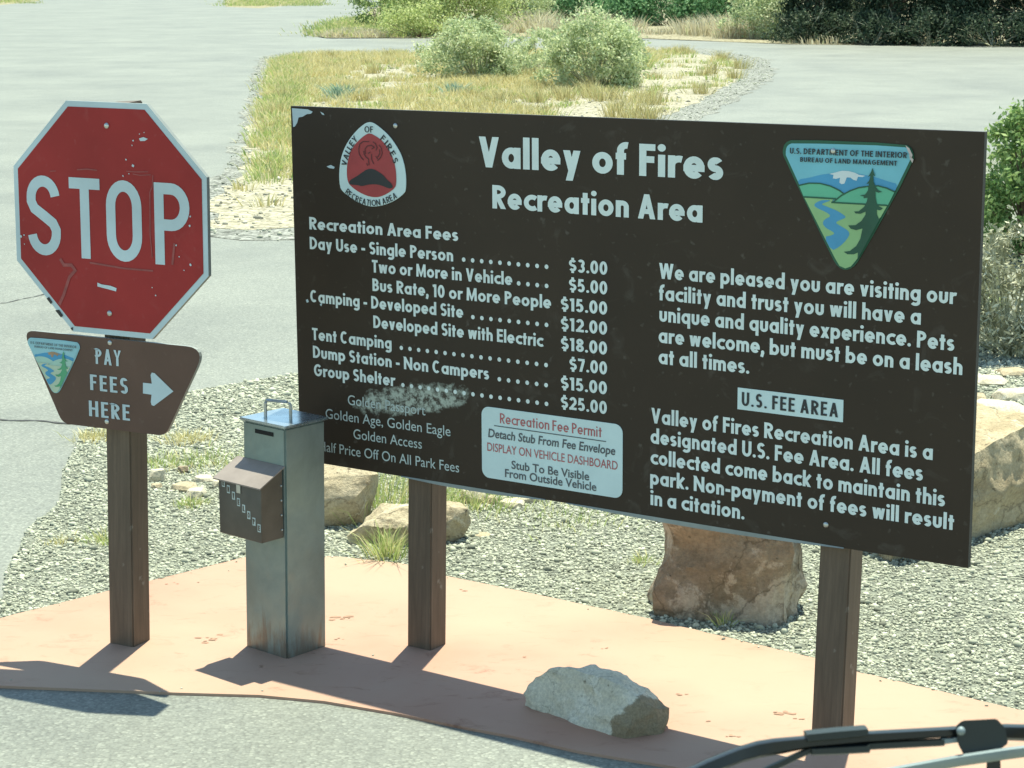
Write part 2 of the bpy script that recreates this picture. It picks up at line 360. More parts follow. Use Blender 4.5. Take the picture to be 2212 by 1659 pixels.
def strip(pts, wd, z, seed):
    """dark irregular crack line"""
    polys = []; rr = random.Random(seed)
    prev = None
    for i, p in enumerate(pts):
        q = pts[min(i + 1, len(pts) - 1)]; o_ = pts[max(i - 1, 0)]
        t = (q - o_); t.z = 0; t.normalize(); n_ = Vector((-t.y, t.x, 0)); ww = wd * rr.uniform(.35, 1.3)
        a = p + n_ * ww; b = p - n_ * ww; a.z = b.z = z
        if prev: polys.append([prev[0], a, b, prev[1]])
        prev = (a, b)
    return polys
cr = []
for seed, (a, b, wd) in enumerate([((-60, 902), (236, 918), .011), ((0, 655), (140, 628), .008), ((140, 628), (420, 560), .006), ((330, 885), (470, 868), .008)]):
    n_ = 26; A, B_ = G(*a, Z_AS), G(*b, Z_AS)
    pts = []
    for k in range(n_ + 1):
        p = A.lerp(B_, k / n_); p += Vector((0, noise.noise((p.x * 5, p.y * 5, seed)) * .09, 0)); pts.append(p)
    cr += strip(pts, wd, Z_AS + .004, seed)
tag(polysmesh("road_cracks", cr, M['crack']), kind='structure')

st_ = []; rs = random.Random(4)
for px, py, n_, sx, sy, q in ((738, 1336, 9, 22, 5, .016), (455, 1382, 12, 26, 7, .011), (1690, 1540, 8, 26, 6, .012), (1727, 1553, 4, 9, 2, .007), (1578, 1591, 6, 18, 3, .008), (1531, 1558, 2, 4, 2, .008), (735, 1381, 3, 10, 2, .008), (1475, 1500, 4, 16, 4, .009), (380, 1262, 3, 14, 3, .006), (430, 1258, 2, 8, 2, .005), (1000, 1275, 4, 14, 3, .007), (1130, 1420, 3, 12, 4, .006), (560, 1440, 3, 12, 3, .008), (1300, 1400, 4, 24, 4, .006)):
    for _ in range(n_):
        c_ = G(px + rs.gauss(0, sx * .5), py + rs.gauss(0, sy * .5)); a0 = rs.uniform(.3, 1) * q
        st_.append([(c_.x + math.cos(k / 9 * 6.283) * a0 * rs.uniform(.7, 1.5), c_.y + math.sin(k / 9 * 6.283) * a0 * rs.uniform(.4, 1.0), .0012 + .0001 * (len(st_) % 9)) for k in range(9)])
tag(polysmesh('pad_stains', st_, mat_simple("rust_stain", (.31, .18, .115), .8, var=.3, scale=40)), kind='structure')

# pebbles ------------------------------------------------------------------
def inside(px, py, poly):
    x = np.array([p[0] for p in poly]); y = np.array([p[1] for p in poly]); r = np.zeros(px.shape, bool); j = len(x) - 1
    for i in range(len(x)):
        c = ((y[i] > py) != (y[j] > py)) & (px < (x[j] - x[i]) * (py - y[i]) / (y[j] - y[i] + 1e-12) + x[i]); r ^= c; j = i
    return r
_t = (1 + 5 ** .5) / 2
ICO_V = np.array([(-1, _t, 0), (1, _t, 0), (-1, -_t, 0), (1, -_t, 0), (0, -1, _t), (0, 1, _t), (0, -1, -_t), (0, 1, -_t), (_t, 0, -1), (_t, 0, 1), (-_t, 0, -1), (-_t, 0, 1)], float) / 1.902
ICO_F = np.array([(0, 11, 5), (0, 5, 1), (0, 1, 7), (0, 7, 10), (0, 10, 11), (1, 5, 9), (5, 11, 4), (11, 10, 2), (10, 7, 6), (7, 1, 8), (3, 9, 4), (3, 4, 2), (3, 2, 6), (3, 6, 8), (3, 8, 9), (4, 9, 5), (2, 4, 11), (6, 2, 10), (8, 6, 7), (9, 8, 1)])
def pebbles(name, x, y, z, size, m, kind='stuff', smooth=False):
    n = len(x); a = rng.uniform(0, 2 * np.pi, n); s = size
    sc = np.stack([s * rng.uniform(.7, 1.4, n), s * rng.uniform(.6, 1.1, n), s * rng.uniform(.5, .95, n)], 1)
    V = ICO_V[None] * (1 + rng.uniform(-.28, .28, (n, 12, 1))) * sc[:, None]
    tl = rng.normal(0, .6, n); V = np.stack([V[..., 0], V[..., 1] * np.cos(tl)[:, None] - V[..., 2] * np.sin(tl)[:, None], V[..., 1] * np.sin(tl)[:, None] + V[..., 2] * np.cos(tl)[:, None]], -1)
    X = V[..., 0] * np.cos(a)[:, None] - V[..., 1] * np.sin(a)[:, None]; Y = V[..., 0] * np.sin(a)[:, None] + V[..., 1] * np.cos(a)[:, None]
    P = np.stack([X + x[:, None], Y + y[:, None], V[..., 2] + (z + s * .25)[:, None]], -1).reshape(-1, 3)
    F = (ICO_F[None] + (np.arange(n) * 12)[:, None, None]).reshape(-1, 3)
    o = npmesh(name, P, F, m); return tag(o, kind=kind)
n0 = 400000
X = rng.uniform(-2.6, 3.4, n0); Y = rng.uniform(5.4, 15.5, n0)
keep = inside(X, Y, BED) & ~inside(X, Y, padpts) & (rng.uniform(0, 1, n0) < np.clip(9.5 / Y, 0, 1) ** 2.2)
ang = np.abs(X) / Y; keep &= ang < .30
keep[keep] &= np.array([rng.uniform() < .55 + 1.1 * noise.noise((x * 1.3, y * 1.3, 4)) + .5 for x, y in zip(X[keep], Y[keep])])
X, Y = X[keep], Y[keep]; S = rng.lognormal(np.log(.0048), .42, len(X)) * np.clip(Y / 8, 1, 1.5); S = np.where(rng.uniform(0, 1, len(X)) < .002, S * 2.0, S); S = np.clip(S, .0028, .02)
tag(pebbles("gravel", X, Y, np.full(len(X), Z_BED), S, M['pebbles']), "grey crushed stone gravel around the concrete pad", "gravel")
n1 = 2600; X = rng.uniform(-2.4, 3.0, n1); Y = rng.uniform(5.2, 8.2, n1); c_ = inside(X, Y, padpts)
d_ = np.array([min((p[0] - x) ** 2 + (p[1] - y) ** 2 for p in padpts) ** .5 for x, y in zip(X, Y)]); c_ &= rng.uniform(0, 1, n1) < np.exp(-d_ / .035) * 1.2 + .004
X, Y = X[c_], Y[c_]; tag(pebbles("stray_gravel", X, Y, np.zeros(len(X)), np.clip(rng.lognormal(np.log(.0042), .4, len(X)), .002, .01), M['pebbles']), "loose stones strayed onto the concrete pad", "gravel")
n0 = 18000
X = rng.uniform(-7, 7, n0); Y = rng.uniform(15, 50, n0); keep = inside(X, Y, ISL) & (rng.uniform(0, 1, n0) < np.clip(22 / Y, 0, 1) ** 2)
X, Y = X[keep], Y[keep]
tag(pebbles("pale_gravel", X, Y, np.full(len(X), Z_IS), np.clip(rng.lognormal(np.log(.014), .45, len(X)), .006, .05), M['palepebbles']), "pale gravel scattered over the grassy island", "gravel")
n0 = 60000
X = rng.uniform(-9, 12, n0); Y = rng.uniform(14, 60, n0); keep = inside(X, Y, DK) & ~inside(X, Y, ISL) & (rng.uniform(0, 1, n0) < .6)
X, Y = X[keep], Y[keep]
tag(pebbles("loose_gravel", X, Y, np.full(len(X), Z_DK), np.clip(rng.lognormal(np.log(.012), .4, len(X)), .006, .03), M['darkgravel' if 0 else 'pebbles']), "loose grey gravel along the island edge", "gravel")

# ------------------------------------------------------------------ plants
def blades(pts, height, wd, m, name, parent=None, lean=.5, per=30, spread=.08, seed=1, kind=None):
    r = np.random.default_rng(seed); pts = np.asarray(pts, float); n = len(pts) * per
    hb = np.repeat(np.asarray(height, float) * np.ones(len(pts)), per) * r.uniform(.45, 1.1, n)
    sp = np.repeat(np.asarray(spread, float) * np.ones(len(pts)), per)
    b = np.repeat(pts, per, 0); off = r.normal(0, 1, (n, 2)) * sp[:, None] * .6; b[:, :2] += off
    d = off / (sp[:, None] + 1e-6) * lean + r.normal(0, lean * .5, (n, 2)); a = r.uniform(0, np.pi, n)
    ww = wd * r.uniform(.6, 1.3, n); sx = np.stack([np.cos(a) * ww, np.sin(a) * ww, 0 * a], 1)
    mid = b + np.concatenate([d * hb[:, None] * .35, (hb * .6)[:, None]], 1); tip = b + np.concatenate([d * hb[:, None] * .9, (hb * .97)[:, None]], 1)
    V = np.stack([b - sx, b + sx, mid + sx * .8, mid - sx * .8, tip], 1).reshape(-1, 3)
    i = np.arange(n)[:, None] * 5
    F = np.concatenate([i + np.array([[0, 1, 2]]), i + np.array([[0, 2, 3]]), i + np.array([[3, 2, 4]])], 1).reshape(-1, 3)
    o = npmesh(name, V, F, m, parent)
    if kind: tag(o, kind=kind)
    return o
def leaves_mesh(centres, sig, nper, size, seed, elong=1.8, up=.3):
    r = np.random.default_rng(seed); n = len(centres) * nper
    c = np.repeat(np.asarray(centres), nper, 0) + r.normal(0, 1, (n, 3)) * np.repeat(np.asarray(sig).reshape(-1, 1) * np.ones((len(centres), 1)), nper, 0) * np.array([1, 1, .8])
    a = r.normal(0, 1, (n, 3)); a[:, 2] += up; a /= np.linalg.norm(a, axis=1)[:, None]
    q = r.normal(0, 1, (n, 3)); q -= (q * a).sum(1)[:, None] * a; q /= np.linalg.norm(q, axis=1)[:, None]
    s = size * r.uniform(.6, 1.4, n)[:, None]; A = a * s * elong; Q = q * s
    V = np.stack([c - A * .6, c + Q * .5, c + A * .6, c - Q * .5], 1).reshape(-1, 3)
    V[:, 2] = np.maximum(V[:, 2], .01)
    F = np.arange(n * 4).reshape(-1, 4); return V, F
def stems_bm(bm, paths):
    for pts, r0, r1 in paths:
        prev = None; n = len(pts)
        for i, p in enumerate(pts):
            t = (pts[min(i + 1, n - 1)] - pts[max(i - 1, 0)]).normalized(); s = t.orthogonal().normalized(); u_ = t.cross(s)
            rr = r0 + (r1 - r0) * i / (n - 1)
            ring = [bm.verts.new(p + s * (math.cos(k * 1.2566) * rr) + u_ * (math.sin(k * 1.2566) * rr)) for k in range(5)]
            if prev:
                for k in range(5): bm.faces.new((prev[k], prev[(k + 1) % 5], ring[(k + 1) % 5], ring[k]))
            prev = ring
def shrub(name, label, cat, loc, wd, ht, m, seed, nclump=70, nper=70, size=.035, base_h=.12, group=None, twig=0, stem_r=.02, flat=1.0, sig=.075, leafname='foliage', elong=1.8, dep=None):
    r = random.Random(seed); root = thing(name, label, cat, loc, r.uniform(-.5, .5), group)
    dep = dep or wd * .85
    cs, sg = [], []
    lobes = [(r.uniform(0, 6.28), r.uniform(.75, 1.15)) for _ in range(7)]
    while len(cs) < nclump:
        z = r.uniform(base_h, 1.0); a = r.uniform(0, 6.28)
        prof = math.sqrt(max(0.0, 1 - ((z - .42) / .60) ** 2)) ** flat
        lob = min(1.2, max(.6, sum(wt * max(0, math.cos(a - la)) ** 6 for la, wt in lobes) + .55))
        rr = r.uniform(.35, 1.0) ** .6 * prof * lob * .5
        hz = z * ht * (.72 + .33 * lob)
        if r.random() < .16: rr *= r.uniform(1.08, 1.3); hz *= r.uniform(1.0, 1.16)
        cs.append((math.cos(a) * rr * wd, math.sin(a) * rr * dep, hz)); sg.append(wd * sig * r.uniform(.6, 1.3))
    bm = bmesh.new(); paths = []
    for c in cs[:max(10, nclump // 3)]:
        e = Vector(c); k = Vector((e.x * .15 + r.uniform(-.03, .03) * wd, e.y * .15, 0)); mid = k.lerp(e, .5) + Vector((0, 0, .1 * e.z)) + Vector((r.uniform(-1, 1), r.uniform(-1, 1), 0)) * .04 * wd
        paths.append(([k + Vector((0, 0, -.03)), k.lerp(mid, .5), mid, mid.lerp(e, .6), e], stem_r * r.uniform(.6, 1.2), stem_r * .2))
        for _ in range(twig):
            q = e + Vector((r.gauss(0, 1), r.gauss(0, 1), r.gauss(.4, .8))) * wd * .09
            paths.append(([mid.lerp(e, r.uniform(.2, .9)), e.lerp(q, .4), q], stem_r * .28, stem_r * .1))
    stems_bm(bm, paths); obj('stems', bm, M['stem'] if twig == 0 else M['twigs'], root, 60)
    V, F = leaves_mesh(cs, sg, nper, size, seed, elong)
    npmesh(leafname, V, F, m, root); return root
def tree(name, label, loc, wd, ht, m, seed, nclump=220, nper=120, size=.06, trunk_r=.14, group=None):
    r = random.Random(seed); root = thing(name, label, 'tree', loc, r.uniform(0, 6.28), group)
    cs, sg, paths = [], [], []
    top = Vector((r.uniform(-.2, .2), r.uniform(-.2, .2), ht * .8))
    paths.append(([Vector((0, 0, -.1)), Vector((.06, .03, ht * .25)), Vector((-.05, .05, ht * .5)), top], trunk_r, trunk_r * .2))
    for k in range(14):
        h0 = r.uniform(.08, .7) * ht; a = r.uniform(0, 6.28); ln = wd * .5 * r.uniform(.6, 1.0) * (1.1 - .6 * h0 / ht)
        s = Vector((0, 0, h0)); e = Vector((math.cos(a) * ln, math.sin(a) * ln, h0 + ln * r.uniform(.1, .6)))
        paths.append(([s, s.lerp(e, .4) + Vector((0, 0, .08)), s.lerp(e, .75), e], trunk_r * .4, trunk_r * .08))
    while len(cs) < nclump:
        z = r.uniform(.04, 1.0); a = r.uniform(0, 6.28); prof = math.sqrt(max(0, 1 - ((z - .35) / .66) ** 2))
        rr = r.uniform(.3, 1) ** .5 * prof * .5 * (.8 + .35 * noise.noise((math.cos(a) * 1.6 + seed, math.sin(a) * 1.6, z * 3)))
        cs.append((math.cos(a) * rr * wd, math.sin(a) * rr * wd, z * ht)); sg.append(wd * .055 * r.uniform(.6, 1.4))
    bm = bmesh.new(); stems_bm(bm, paths); obj('trunk', bm, M['stem'], root, 60)
    V, F = leaves_mesh(cs, sg, nper, size, seed, 1.5); npmesh('crown', V, F, m, root); return root
def gl(px, py, z=-.01): v = G(px, py, z); v.z = z; return v
def ww(px, py_base): return px * (G(CX, py_base).y / math.cos(0)) / FPX     # metres across for a photo width at that ground distance

# shrubs on the island
shrub('shrub', 'grey green bushy shrub at the island back, just left of the rounder shrub', 'shrub', gl(1035, 172), ww(200, 172), ww(104, 172), M['sage'], 11, 110, 130, .033, base_h=.05, sig=.052, twig=3, group='grey green shrubs on the island')
shrub('shrub', 'largest rounded grey green shrub on the island, beside the far road', 'shrub', gl(1290, 190), ww(232, 190), ww(126, 190), M['sage'], 12, 140, 140, .033, base_h=.05, sig=.05, twig=3, group='grey green shrubs on the island')
shrub('shrub', 'low sparse shrub between the two big grey green island shrubs', 'shrub', gl(1165, 158), ww(120, 158), ww(76, 158), M['sage'], 13, 60, 90, .03, base_h=.05, sig=.055, twig=3, group='grey green shrubs on the island')
# small tufty plants on the island
for px, py, lab, mm, hh in ((735, 212, 'small blue green spiky plant alone in the island grass', 'yucca', .28), (1385, 150, 'bright green upright grass clump at the right foot of the island shrubs', 'green', .55), (985, 205, 'pale grey green spiky plant before the left island shrub', 'yucca', .26)):
    t = thing('spiky_plant', lab, 'plant', gl(px, py)); blades([(0, 0, 0)], hh, .012, M[mm], 'blades', t, .75, 150, .16, px)
# verge bushes
shrub('bush', 'dark green bush at the left end of the far verge', 'bush', gl(828, 58), ww(110, 58), ww(115, 58), M['midgreen'], 21, 70, 110, .05, group='bushes on the far verge')
shrub('bush', 'wide yellow green bush on the far verge by the road fork', 'bush', gl(950, 76), ww(260, 76), ww(135, 76), M['yellowgreen'], 22, 170, 140, .05, group='bushes on the far verge', dep=ww(130, 76))
shrub('bush', 'low yellow green bush at the roadside before the wide bush', 'bush', gl(905, 80), ww(150, 80), ww(60, 80), M['yellowgreen'], 23, 50, 90, .045, group='bushes on the far verge')
shrub('bush', 'dusky grey green bush between yellow green bush and fresh green thicket', 'bush', gl(1110, 62), ww(150, 62), ww(90, 62), M['sage'], 24, 80, 110, .05, group='bushes on the far verge')
shrub('bush', 'fresh green leafy bush behind the tan brush, left one', 'bush', gl(1270, 52), ww(230, 52), ww(90, 52), M['sumac'], 25, 130, 110, .07, group='bushes on the far verge', dep=ww(120, 52))
shrub('bush', 'fresh green leafy bush behind the tan brush, middle one', 'bush', gl(1430, 54), ww(220, 54), ww(88, 54), M['sumac'], 26, 130, 110, .07, group='bushes on the far verge', dep=ww(120, 54))
shrub('bush', 'fresh green leafy bush next to the grey verge shrub', 'bush', gl(1560, 56), ww(170, 56), ww(90, 56), M['sumac'], 27, 100, 110, .07, group='bushes on the far verge', dep=ww(110, 56))
shrub('bush', 'grey green twiggy bush leaning over the road before the dark trees', 'bush', gl(1650, 84), ww(140, 84), ww(100, 84), M['sage'], 28, 80, 110, .05, group='bushes on the far verge', twig=2)
shrub('bush', 'dark green rounded bush far behind the dusky bush', 'bush', gl(1130, 40), ww(130, 40), ww(70, 40), M['juniper'], 29, 80, 110, .07, group='bushes on the far verge')
# dark junipers, crowns running out of the frame
for i, (px, py, wpx, ht, lab) in enumerate(((1765, 88, 200, 3.9, 'dark juniper tree beside the grey twiggy bush, leftmost dark tree'), (1930, 93, 210, 4.4, 'dark juniper tree in the middle of the dark row'),
        (2080, 95, 200, 4.1, 'dark juniper tree second from the right frame edge'), (2230, 96, 210, 4.5, 'dark juniper tree cut by the right frame edge'), (1850, 62, 220, 5.0, 'taller dark juniper in the second row, left'), (2090, 64, 240, 5.2, 'taller dark juniper in the second row, right'))):
    tree('juniper_tree', lab, gl(px, py), ww(wpx, py), ht, M['juniper'], 40 + i, 260, 110, .055, .16, 'dark junipers across the road')
for i, (px, py, wpx, hpx, lab) in enumerate(((1745, 93, 150, 60, 'low dark shrub under the leftmost junipers'), (1880, 96, 160, 55, 'low dark shrub under the middle junipers'), (2010, 98, 170, 60, 'low dark shrub between the two right junipers'), (2150, 99, 190, 60, 'low dark shrub under the rightmost junipers'))):
    shrub('bush', lab, 'bush', gl(px, py), ww(wpx, py), ww(hpx, py), M['juniper'], 80 + i, 45, 70, .05, base_h=.03, twig=4, stem_r=.03, group='low dark shrubs under the junipers')
# tan brush along the verge and dry weeds
r = random.Random(3); tp = []
th = []
for _ in range(64):
    q0 = r.choice([r.uniform(1170, 1640), r.uniform(1170, 1640), r.uniform(725, 830), r.uniform(960, 1180)])
    py = 62 + r.uniform(0, 16) if q0 > 900 else 71 + r.uniform(0, 8)
    if q0 > 1500: py += 6
    hh = r.uniform(.25, .95) if q0 > 900 else r.uniform(.12, .3)
    for _k in range(r.randint(3, 7)):
        tp.append(tuple(gl(q0 + r.gauss(0, 9), min(py + r.gauss(0, 1.2), 84)))); th.append(hh * r.uniform(.6, 1.1))
blades(tp, th, .018, M['tall'], 'tan_brush', None, .6, 50, .4, 5, 'stuff')
tp = [tuple(gl(r.uniform(1640, 2260), 90 + r.uniform(-3, 6))) for _ in range(22)]
tag(blades(tp, [r.uniform(.10, .3) for _ in tp], .02, M['tall'], 'verge_weeds', None, .5, 40, .4, 6, 'stuff'))
tp = [tuple(gl(r.uniform(490, 690), r.uniform(-14, 14) - .02 * abs(r.uniform(490, 690) - 590))) for _ in range(400)] + [tuple(gl(r.uniform(-80, 70), r.uniform(-12, 8))) for _ in range(150)]
vp = [G(r.uniform(715, 860), r.uniform(40, 79), -.01) for _ in range(700)]
tp += [tuple(q) for q in vp if inside(np.array([q.x]), np.array([q.y]), VER)[0]]
blades(tp, [r.uniform(.10, .25) for _ in tp], .022, M['green'], 'verge_grass', None, .5, 20, 1.0, 7, 'stuff')
# island grass
def island_grass(name, n, dens, hrange, m, per, seed, wd=.009, spread=.13):
    r = random.Random(seed); pts, hs = [], []
    xs = np.array([p[0] for p in ISL]); ys = np.array([p[1] for p in ISL]); c = 0
    while len(pts) < n and c < n * 60:
        c += 1; x = r.uniform(xs.min(), xs.max()); y = r.uniform(ys.min(), ys.max())
        if not inside(np.array([x]), np.array([y]), ISL)[0] or r.random() > dens(x, y): continue
        pts.append((x, y, Z_IS)); hs.append(r.uniform(*hrange))
    return blades(pts, hs, wd, m, name, None, .55, per, spread, seed, 'stuff')
def pix(x, y):
    d = Vector((x, y, -CAM_H)); z = d.dot(CF); return CX + FPX * d.dot(CR) / z, CY - FPX * d.dot(CU) / z
def dens_straw(x, y):
    px, py = pix(x, y); n_ = noise.noise((x * .55, y * .35, 2)) + .5 * noise.noise((x * 1.6, y * 1.2, 5))
    bare = px > 1180 + (240 - py) * 2.2 or py > 385
    edge = min(1, max(0, (px - 575 + (py - 130) * .2) / 60))
    return (.03 if bare else .9) * min(1, max(.05, .48 + n_ * 1.3)) * (0.3 + .7 * edge)
def dens_green(x, y):
    px, py = pix(x, y)
    e = 602 - (py - 130) * .20
    if py > 400: return 0
    return min(1, max(0, 1 - abs(px - e - 32) / 45)) * min(1, max(0, .6 + noise.noise((x * .6, y * .3, 8)) * 1.2)) + .02
island_grass('dry_grass', 2600, dens_straw, (.05, .22), M['straw'], 34, 31, wd=.007, spread=.12)
island_grass('bunch_grass', 70, lambda x, y: (0 if pix(x, y)[1] > 300 else 1 if 1000 < pix(x, y)[0] < 1420 and 165 < pix(x, y)[1] < 260 else .12 if pix(x, y)[0] < 1500 else .3), (.16, .34), M['bunch'], 110, 37, wd=.006, spread=.16)
island_grass('green_grass', 520, dens_green, (.06, .20), M['green'], 40, 32, spread=.2)
# clumps big enough to count on the gravel by the pad
def tuft(px, py, lab, m, h, n, sp, wd=.005):
    t = thing('grass_tuft', lab, 'grass tuft', gl(px, py, Z_BED), 0, 'grass tufts in the gravel')
    blades([(0, 0, 0)], h, wd, M[m], 'blades', t, .8, n, sp, int(px)); return t
tuft(838, 1203, 'fresh green grass tuft at the pad edge by the middle post', 'green', 0.120, 198, .07, .0022)
tuft(1010, 1085, 'pale green weed patch under the board behind the long boulder', 'green', 0.096, 352, .22, .0022)
tuft(820, 1085, 'pale green grass patch between slab and middle post', 'green', 0.160, 484, .26, .0022)
tuft(1230, 1120, 'faint green weed patch under the board right of small stones', 'green', 0.042, 242, .25, .0022)
tuft(405, 953, 'straw yellow tuft right of the sign post in gravel', 'straw', 0.049, 264, .10, .0022)
tuft(203, 948, 'straw yellow tuft at the road edge left of the sign post', 'straw', 0.049, 198, .09, .0022)
tuft(455, 1000, 'olive weed patch left of the fee tube', 'green', 0.042, 352, .2, .0022)
tuft(352, 1003, 'olive weed patch above the white stone', 'green', 0.042, 242, .14, .0022)
tuft(230, 1170, 'small green tuft at left of the sign post', 'green', 0.049, 132, .06, .0022)
tuft(133, 1172, 'tiny dry tuft alone in the left gravel', 'straw', 0.028, 88, .06, .0022)
tuft(415, 1092, 'small yellow green tuft before the orange stones', 'green', 0.035, 154, .05, .0022)
tuft(1385, 1215, 'small weed sprouting at the left foot of the stump shaped rock', 'green', 0.035, 66, .04, .0022)
tuft(1563, 1348, 'single green weed at the foot of the stump shaped rock', 'green', 0.063, 35, .03, .0022)
# right side bushes
shrub('bush', 'green leafy bush right of the board, top cut by the frame edge', 'bush', gl(2225, 560), ww(205, 560), ww(290, 560), M['midgreen'], 61, 110, 130, .022, stem_r=.015)
shrub('bush', 'grey dry twiggy bush right of the board below the green bush', 'bush', gl(2190, 770), ww(230, 770), ww(250, 770), M['twigs'], 62, 90, 60, .014, twig=8, stem_r=.010, elong=3.0)
shrub('bush', 'low grey green sprig at the foot of the dry twiggy bush', 'bush', gl(2150, 745), ww(70, 745), ww(150, 745), M['sage'], 63, 30, 50, .012, twig=4, stem_r=.008)

# ------------------------------------------------------------------ rocks
def rock(name, label, pts, m, loc, rz=0, cuts=4, amp=.02, seed=1, sm=0, group=None, cat='rock', freq=5.0):
    bm = bmesh.new()
    for p in pts: bm.verts.new(p)
    r_ = bmesh.ops.convex_hull(bm, input=bm.verts)
    bmesh.ops.delete(bm, geom=[g for g in r_['geom_interior'] if isinstance(g, bmesh.types.BMVert)], context='VERTS')
    loose = [v for v in bm.verts if not v.link_faces]
    if loose: bmesh.ops.delete(bm, geom=loose, context='VERTS')
    bmesh.ops.triangulate(bm, faces=bm.faces)
    for i in range(cuts):
        ln = sorted(e.calc_length() for e in bm.edges); lim = ln[len(ln) // 4]
        bmesh.ops.subdivide_edges(bm, edges=[e for e in bm.edges if e.calc_length() >= lim], cuts=1, use_grid_fill=True)
        bmesh.ops.triangulate(bm, faces=bm.faces)
        if i < sm: bmesh.ops.smooth_vert(bm, verts=bm.verts, factor=.35, use_axis_x=True, use_axis_y=True, use_axis_z=True)
    bm.normal_update(); off = Vector((seed * 3.1, seed * 1.7, seed * .9))
    for v in bm.verts:
        q = v.co * freq + off
        d = noise.fractal(q, .9, 2.1, 5) * amp + (noise.noise(q * .45) * amp * 1.1) - abs(noise.noise(q * 1.9)) * amp * .6
        v.co += v.normal * d
    o = obj(name, bm, m, None, 38); o.location = loc; o.rotation_euler = (0, 0, rz)
    return tag(o, label, cat, group)
def blockpts(l, d, h, seed, taper=.75, jit=.16):
    r = random.Random(seed); P = []
    for k, (zz, s) in enumerate(((0, 1), (h * .55, 1.04), (h, taper))):
        for a in range(9):
            t = a / 9 * 6.283 + r.uniform(-.25, .25); q = 1 / max(abs(math.cos(t)), abs(math.sin(t))) ** .65
            P.append((math.cos(t) * l * .5 * s * q * (1 + r.uniform(-jit, jit)) * .86, math.sin(t) * d * .5 * s * q * (1 + r.uniform(-jit, jit)) * .86, zz * (1 + r.uniform(-.1, .1))))
    return P
# pale block on the pad
A, B_ = G(1147, 1512), G(1376, 1588); e = (B_ - A); L = e.length; rz = math.atan2(e.y, e.x)
P = [(-.01, 0, 0), (L * .5, -.012, 0), (L, 0, 0), (-.015, .0, .06), (.015, .02, .125), (.07, .04, .165), (.16, .05, .195), (L * .62, .058, .188), (L * .85, .062, .168), (L + .02, .065, .145), (L + .02, .005, .06),
     (.18, .15, .185), (L * .62, .165, .172), (L * .9, .17, .14), (.07, .12, .14), (L + .06, .10, .115), (L + .065, .11, .0), (L + .05, .17, .09), (.0, .12, .0), (.0, .1, .08), (L, .2, 0), (.15, .18, 0)]
P = [(x * .90, y * .95, z * .84) for x, y, z in P]
rock('rock', 'pale pitted limestone block lying on the pink pad before the board', P, M['whiterock'], (A.x - .012, A.y - .055, -.012), rz, 5, .012, 4, 0, freq=11)
# stump-shaped boulder under the board
bm = bmesh.new(); rings = []
c0 = G(1572, 1318, Z_BED); S = 6.95 / FPX
prof = [(0.0, 190, 0), (.05, 186, 2), (.11, 181, 4), (.2, 173, 6), (.28, 174, 4), (.35, 178, 2), (.40, 174, 0), (.425, 135, 0)]
NR = 72
for z, wpx, sh in prof:
    ring = []
    for k in range(NR):
        a = k / NR * 6.2832; rx = wpx * S * .98; ry = rx * .62
        n_ = noise.fractal((math.cos(a) * 1.7, math.sin(a) * 1.7, z * 5), .8, 2, 5)
        q = 1 + .13 * n_; sq = 1 / max(abs(math.cos(a)), abs(math.sin(a))) ** .6
        ring.append(bm.verts.new((math.cos(a) * rx * q * sq * .93 + sh * S * 2, math.sin(a) * ry * q * sq * .93, z + .02 * noise.noise((a * 1.3, 2, 0)) * (z > .3))))
    if rings:
        for k in range(NR): bm.faces.new((rings[-1][k], rings[-1][(k + 1) % NR], ring[(k + 1) % NR], ring[k]))
    rings.append(ring)
bm.faces.new(rings[-1])
bmesh.ops.triangulate(bm, faces=bm.faces)
bmesh.ops.subdivide_edges(bm, edges=bm.edges, cuts=2, use_grid_fill=True); bmesh.ops.triangulate(bm, faces=bm.faces)
bmesh.ops.smooth_vert(bm, verts=bm.verts, factor=.4, use_axis_x=True, use_axis_y=True, use_axis_z=True)
bm.normal_update()
for v in bm.verts:
    q = v.co * 6; v.co += v.normal * (noise.fractal(q, .9, 2.1, 5) * .022 - abs(noise.noise(q * 1.5)) * .02)
o = obj('boulder', bm, M['redrock'], None, 40); o.location = (c0.x, c0.y + .02, Z_BED - .01); o.rotation_euler = (0, 0, -.25)
tag(o, 'pinkish brown stump shaped sandstone boulder under the board beside the right post', 'rock')
# long slab rock behind the tube
def gw(px0, px1, py): return (G(px1, py) - G(px0, py)).length
c0 = G(680, 1138, Z_BED)
rock('boulder', 'large tan slab boulder partly behind the fee tube, sunlit flat top', [(-.2, 0, 0), (.20, .02, .02), (-.22, .0, .12), (.17, -.03, .14), (.24, .0, .20), (.245, .03, .235), (-.22, .02, .185), (.16, .30, .245), (-.22, .32, .25), (.2, .3, 0), (-.2, .3, 0), (.27, .16, .2), (.05, 0, .19)], M['sand'], (c0.x, c0.y, Z_BED - .01), 0, 5, .016, 6, 0, freq=7)
c0 = G(870, 1180, Z_BED)
rock('boulder', 'long low tan boulder behind the middle post, dark shaded end', [(-.235, .05, .03), (-.2, .02, 0), (-.16, 0, .09), (-.05, .0, .0), (.0, -.02, .09), (-.08, .06, .135), (.02, .1, .155), (.13, .05, .14), (.2, .05, .105), (.245, .08, .13), (.26, .12, .08), (.24, .1, .02), (.1, .02, .0), (.2, .25, .12), (-.1, .22, .12), (-.2, .2, 0), (.2, .26, 0), (.12, 0, .07)], M['sand'], (c0.x, c0.y + .0, Z_BED - .005), 0, 5, .018, 7, 0, freq=8)
A, B_ = G(1938, 1218, Z_BED), G(2230, 1122, Z_BED); e = B_ - A; L = e.length; rz = math.atan2(e.y, e.x)
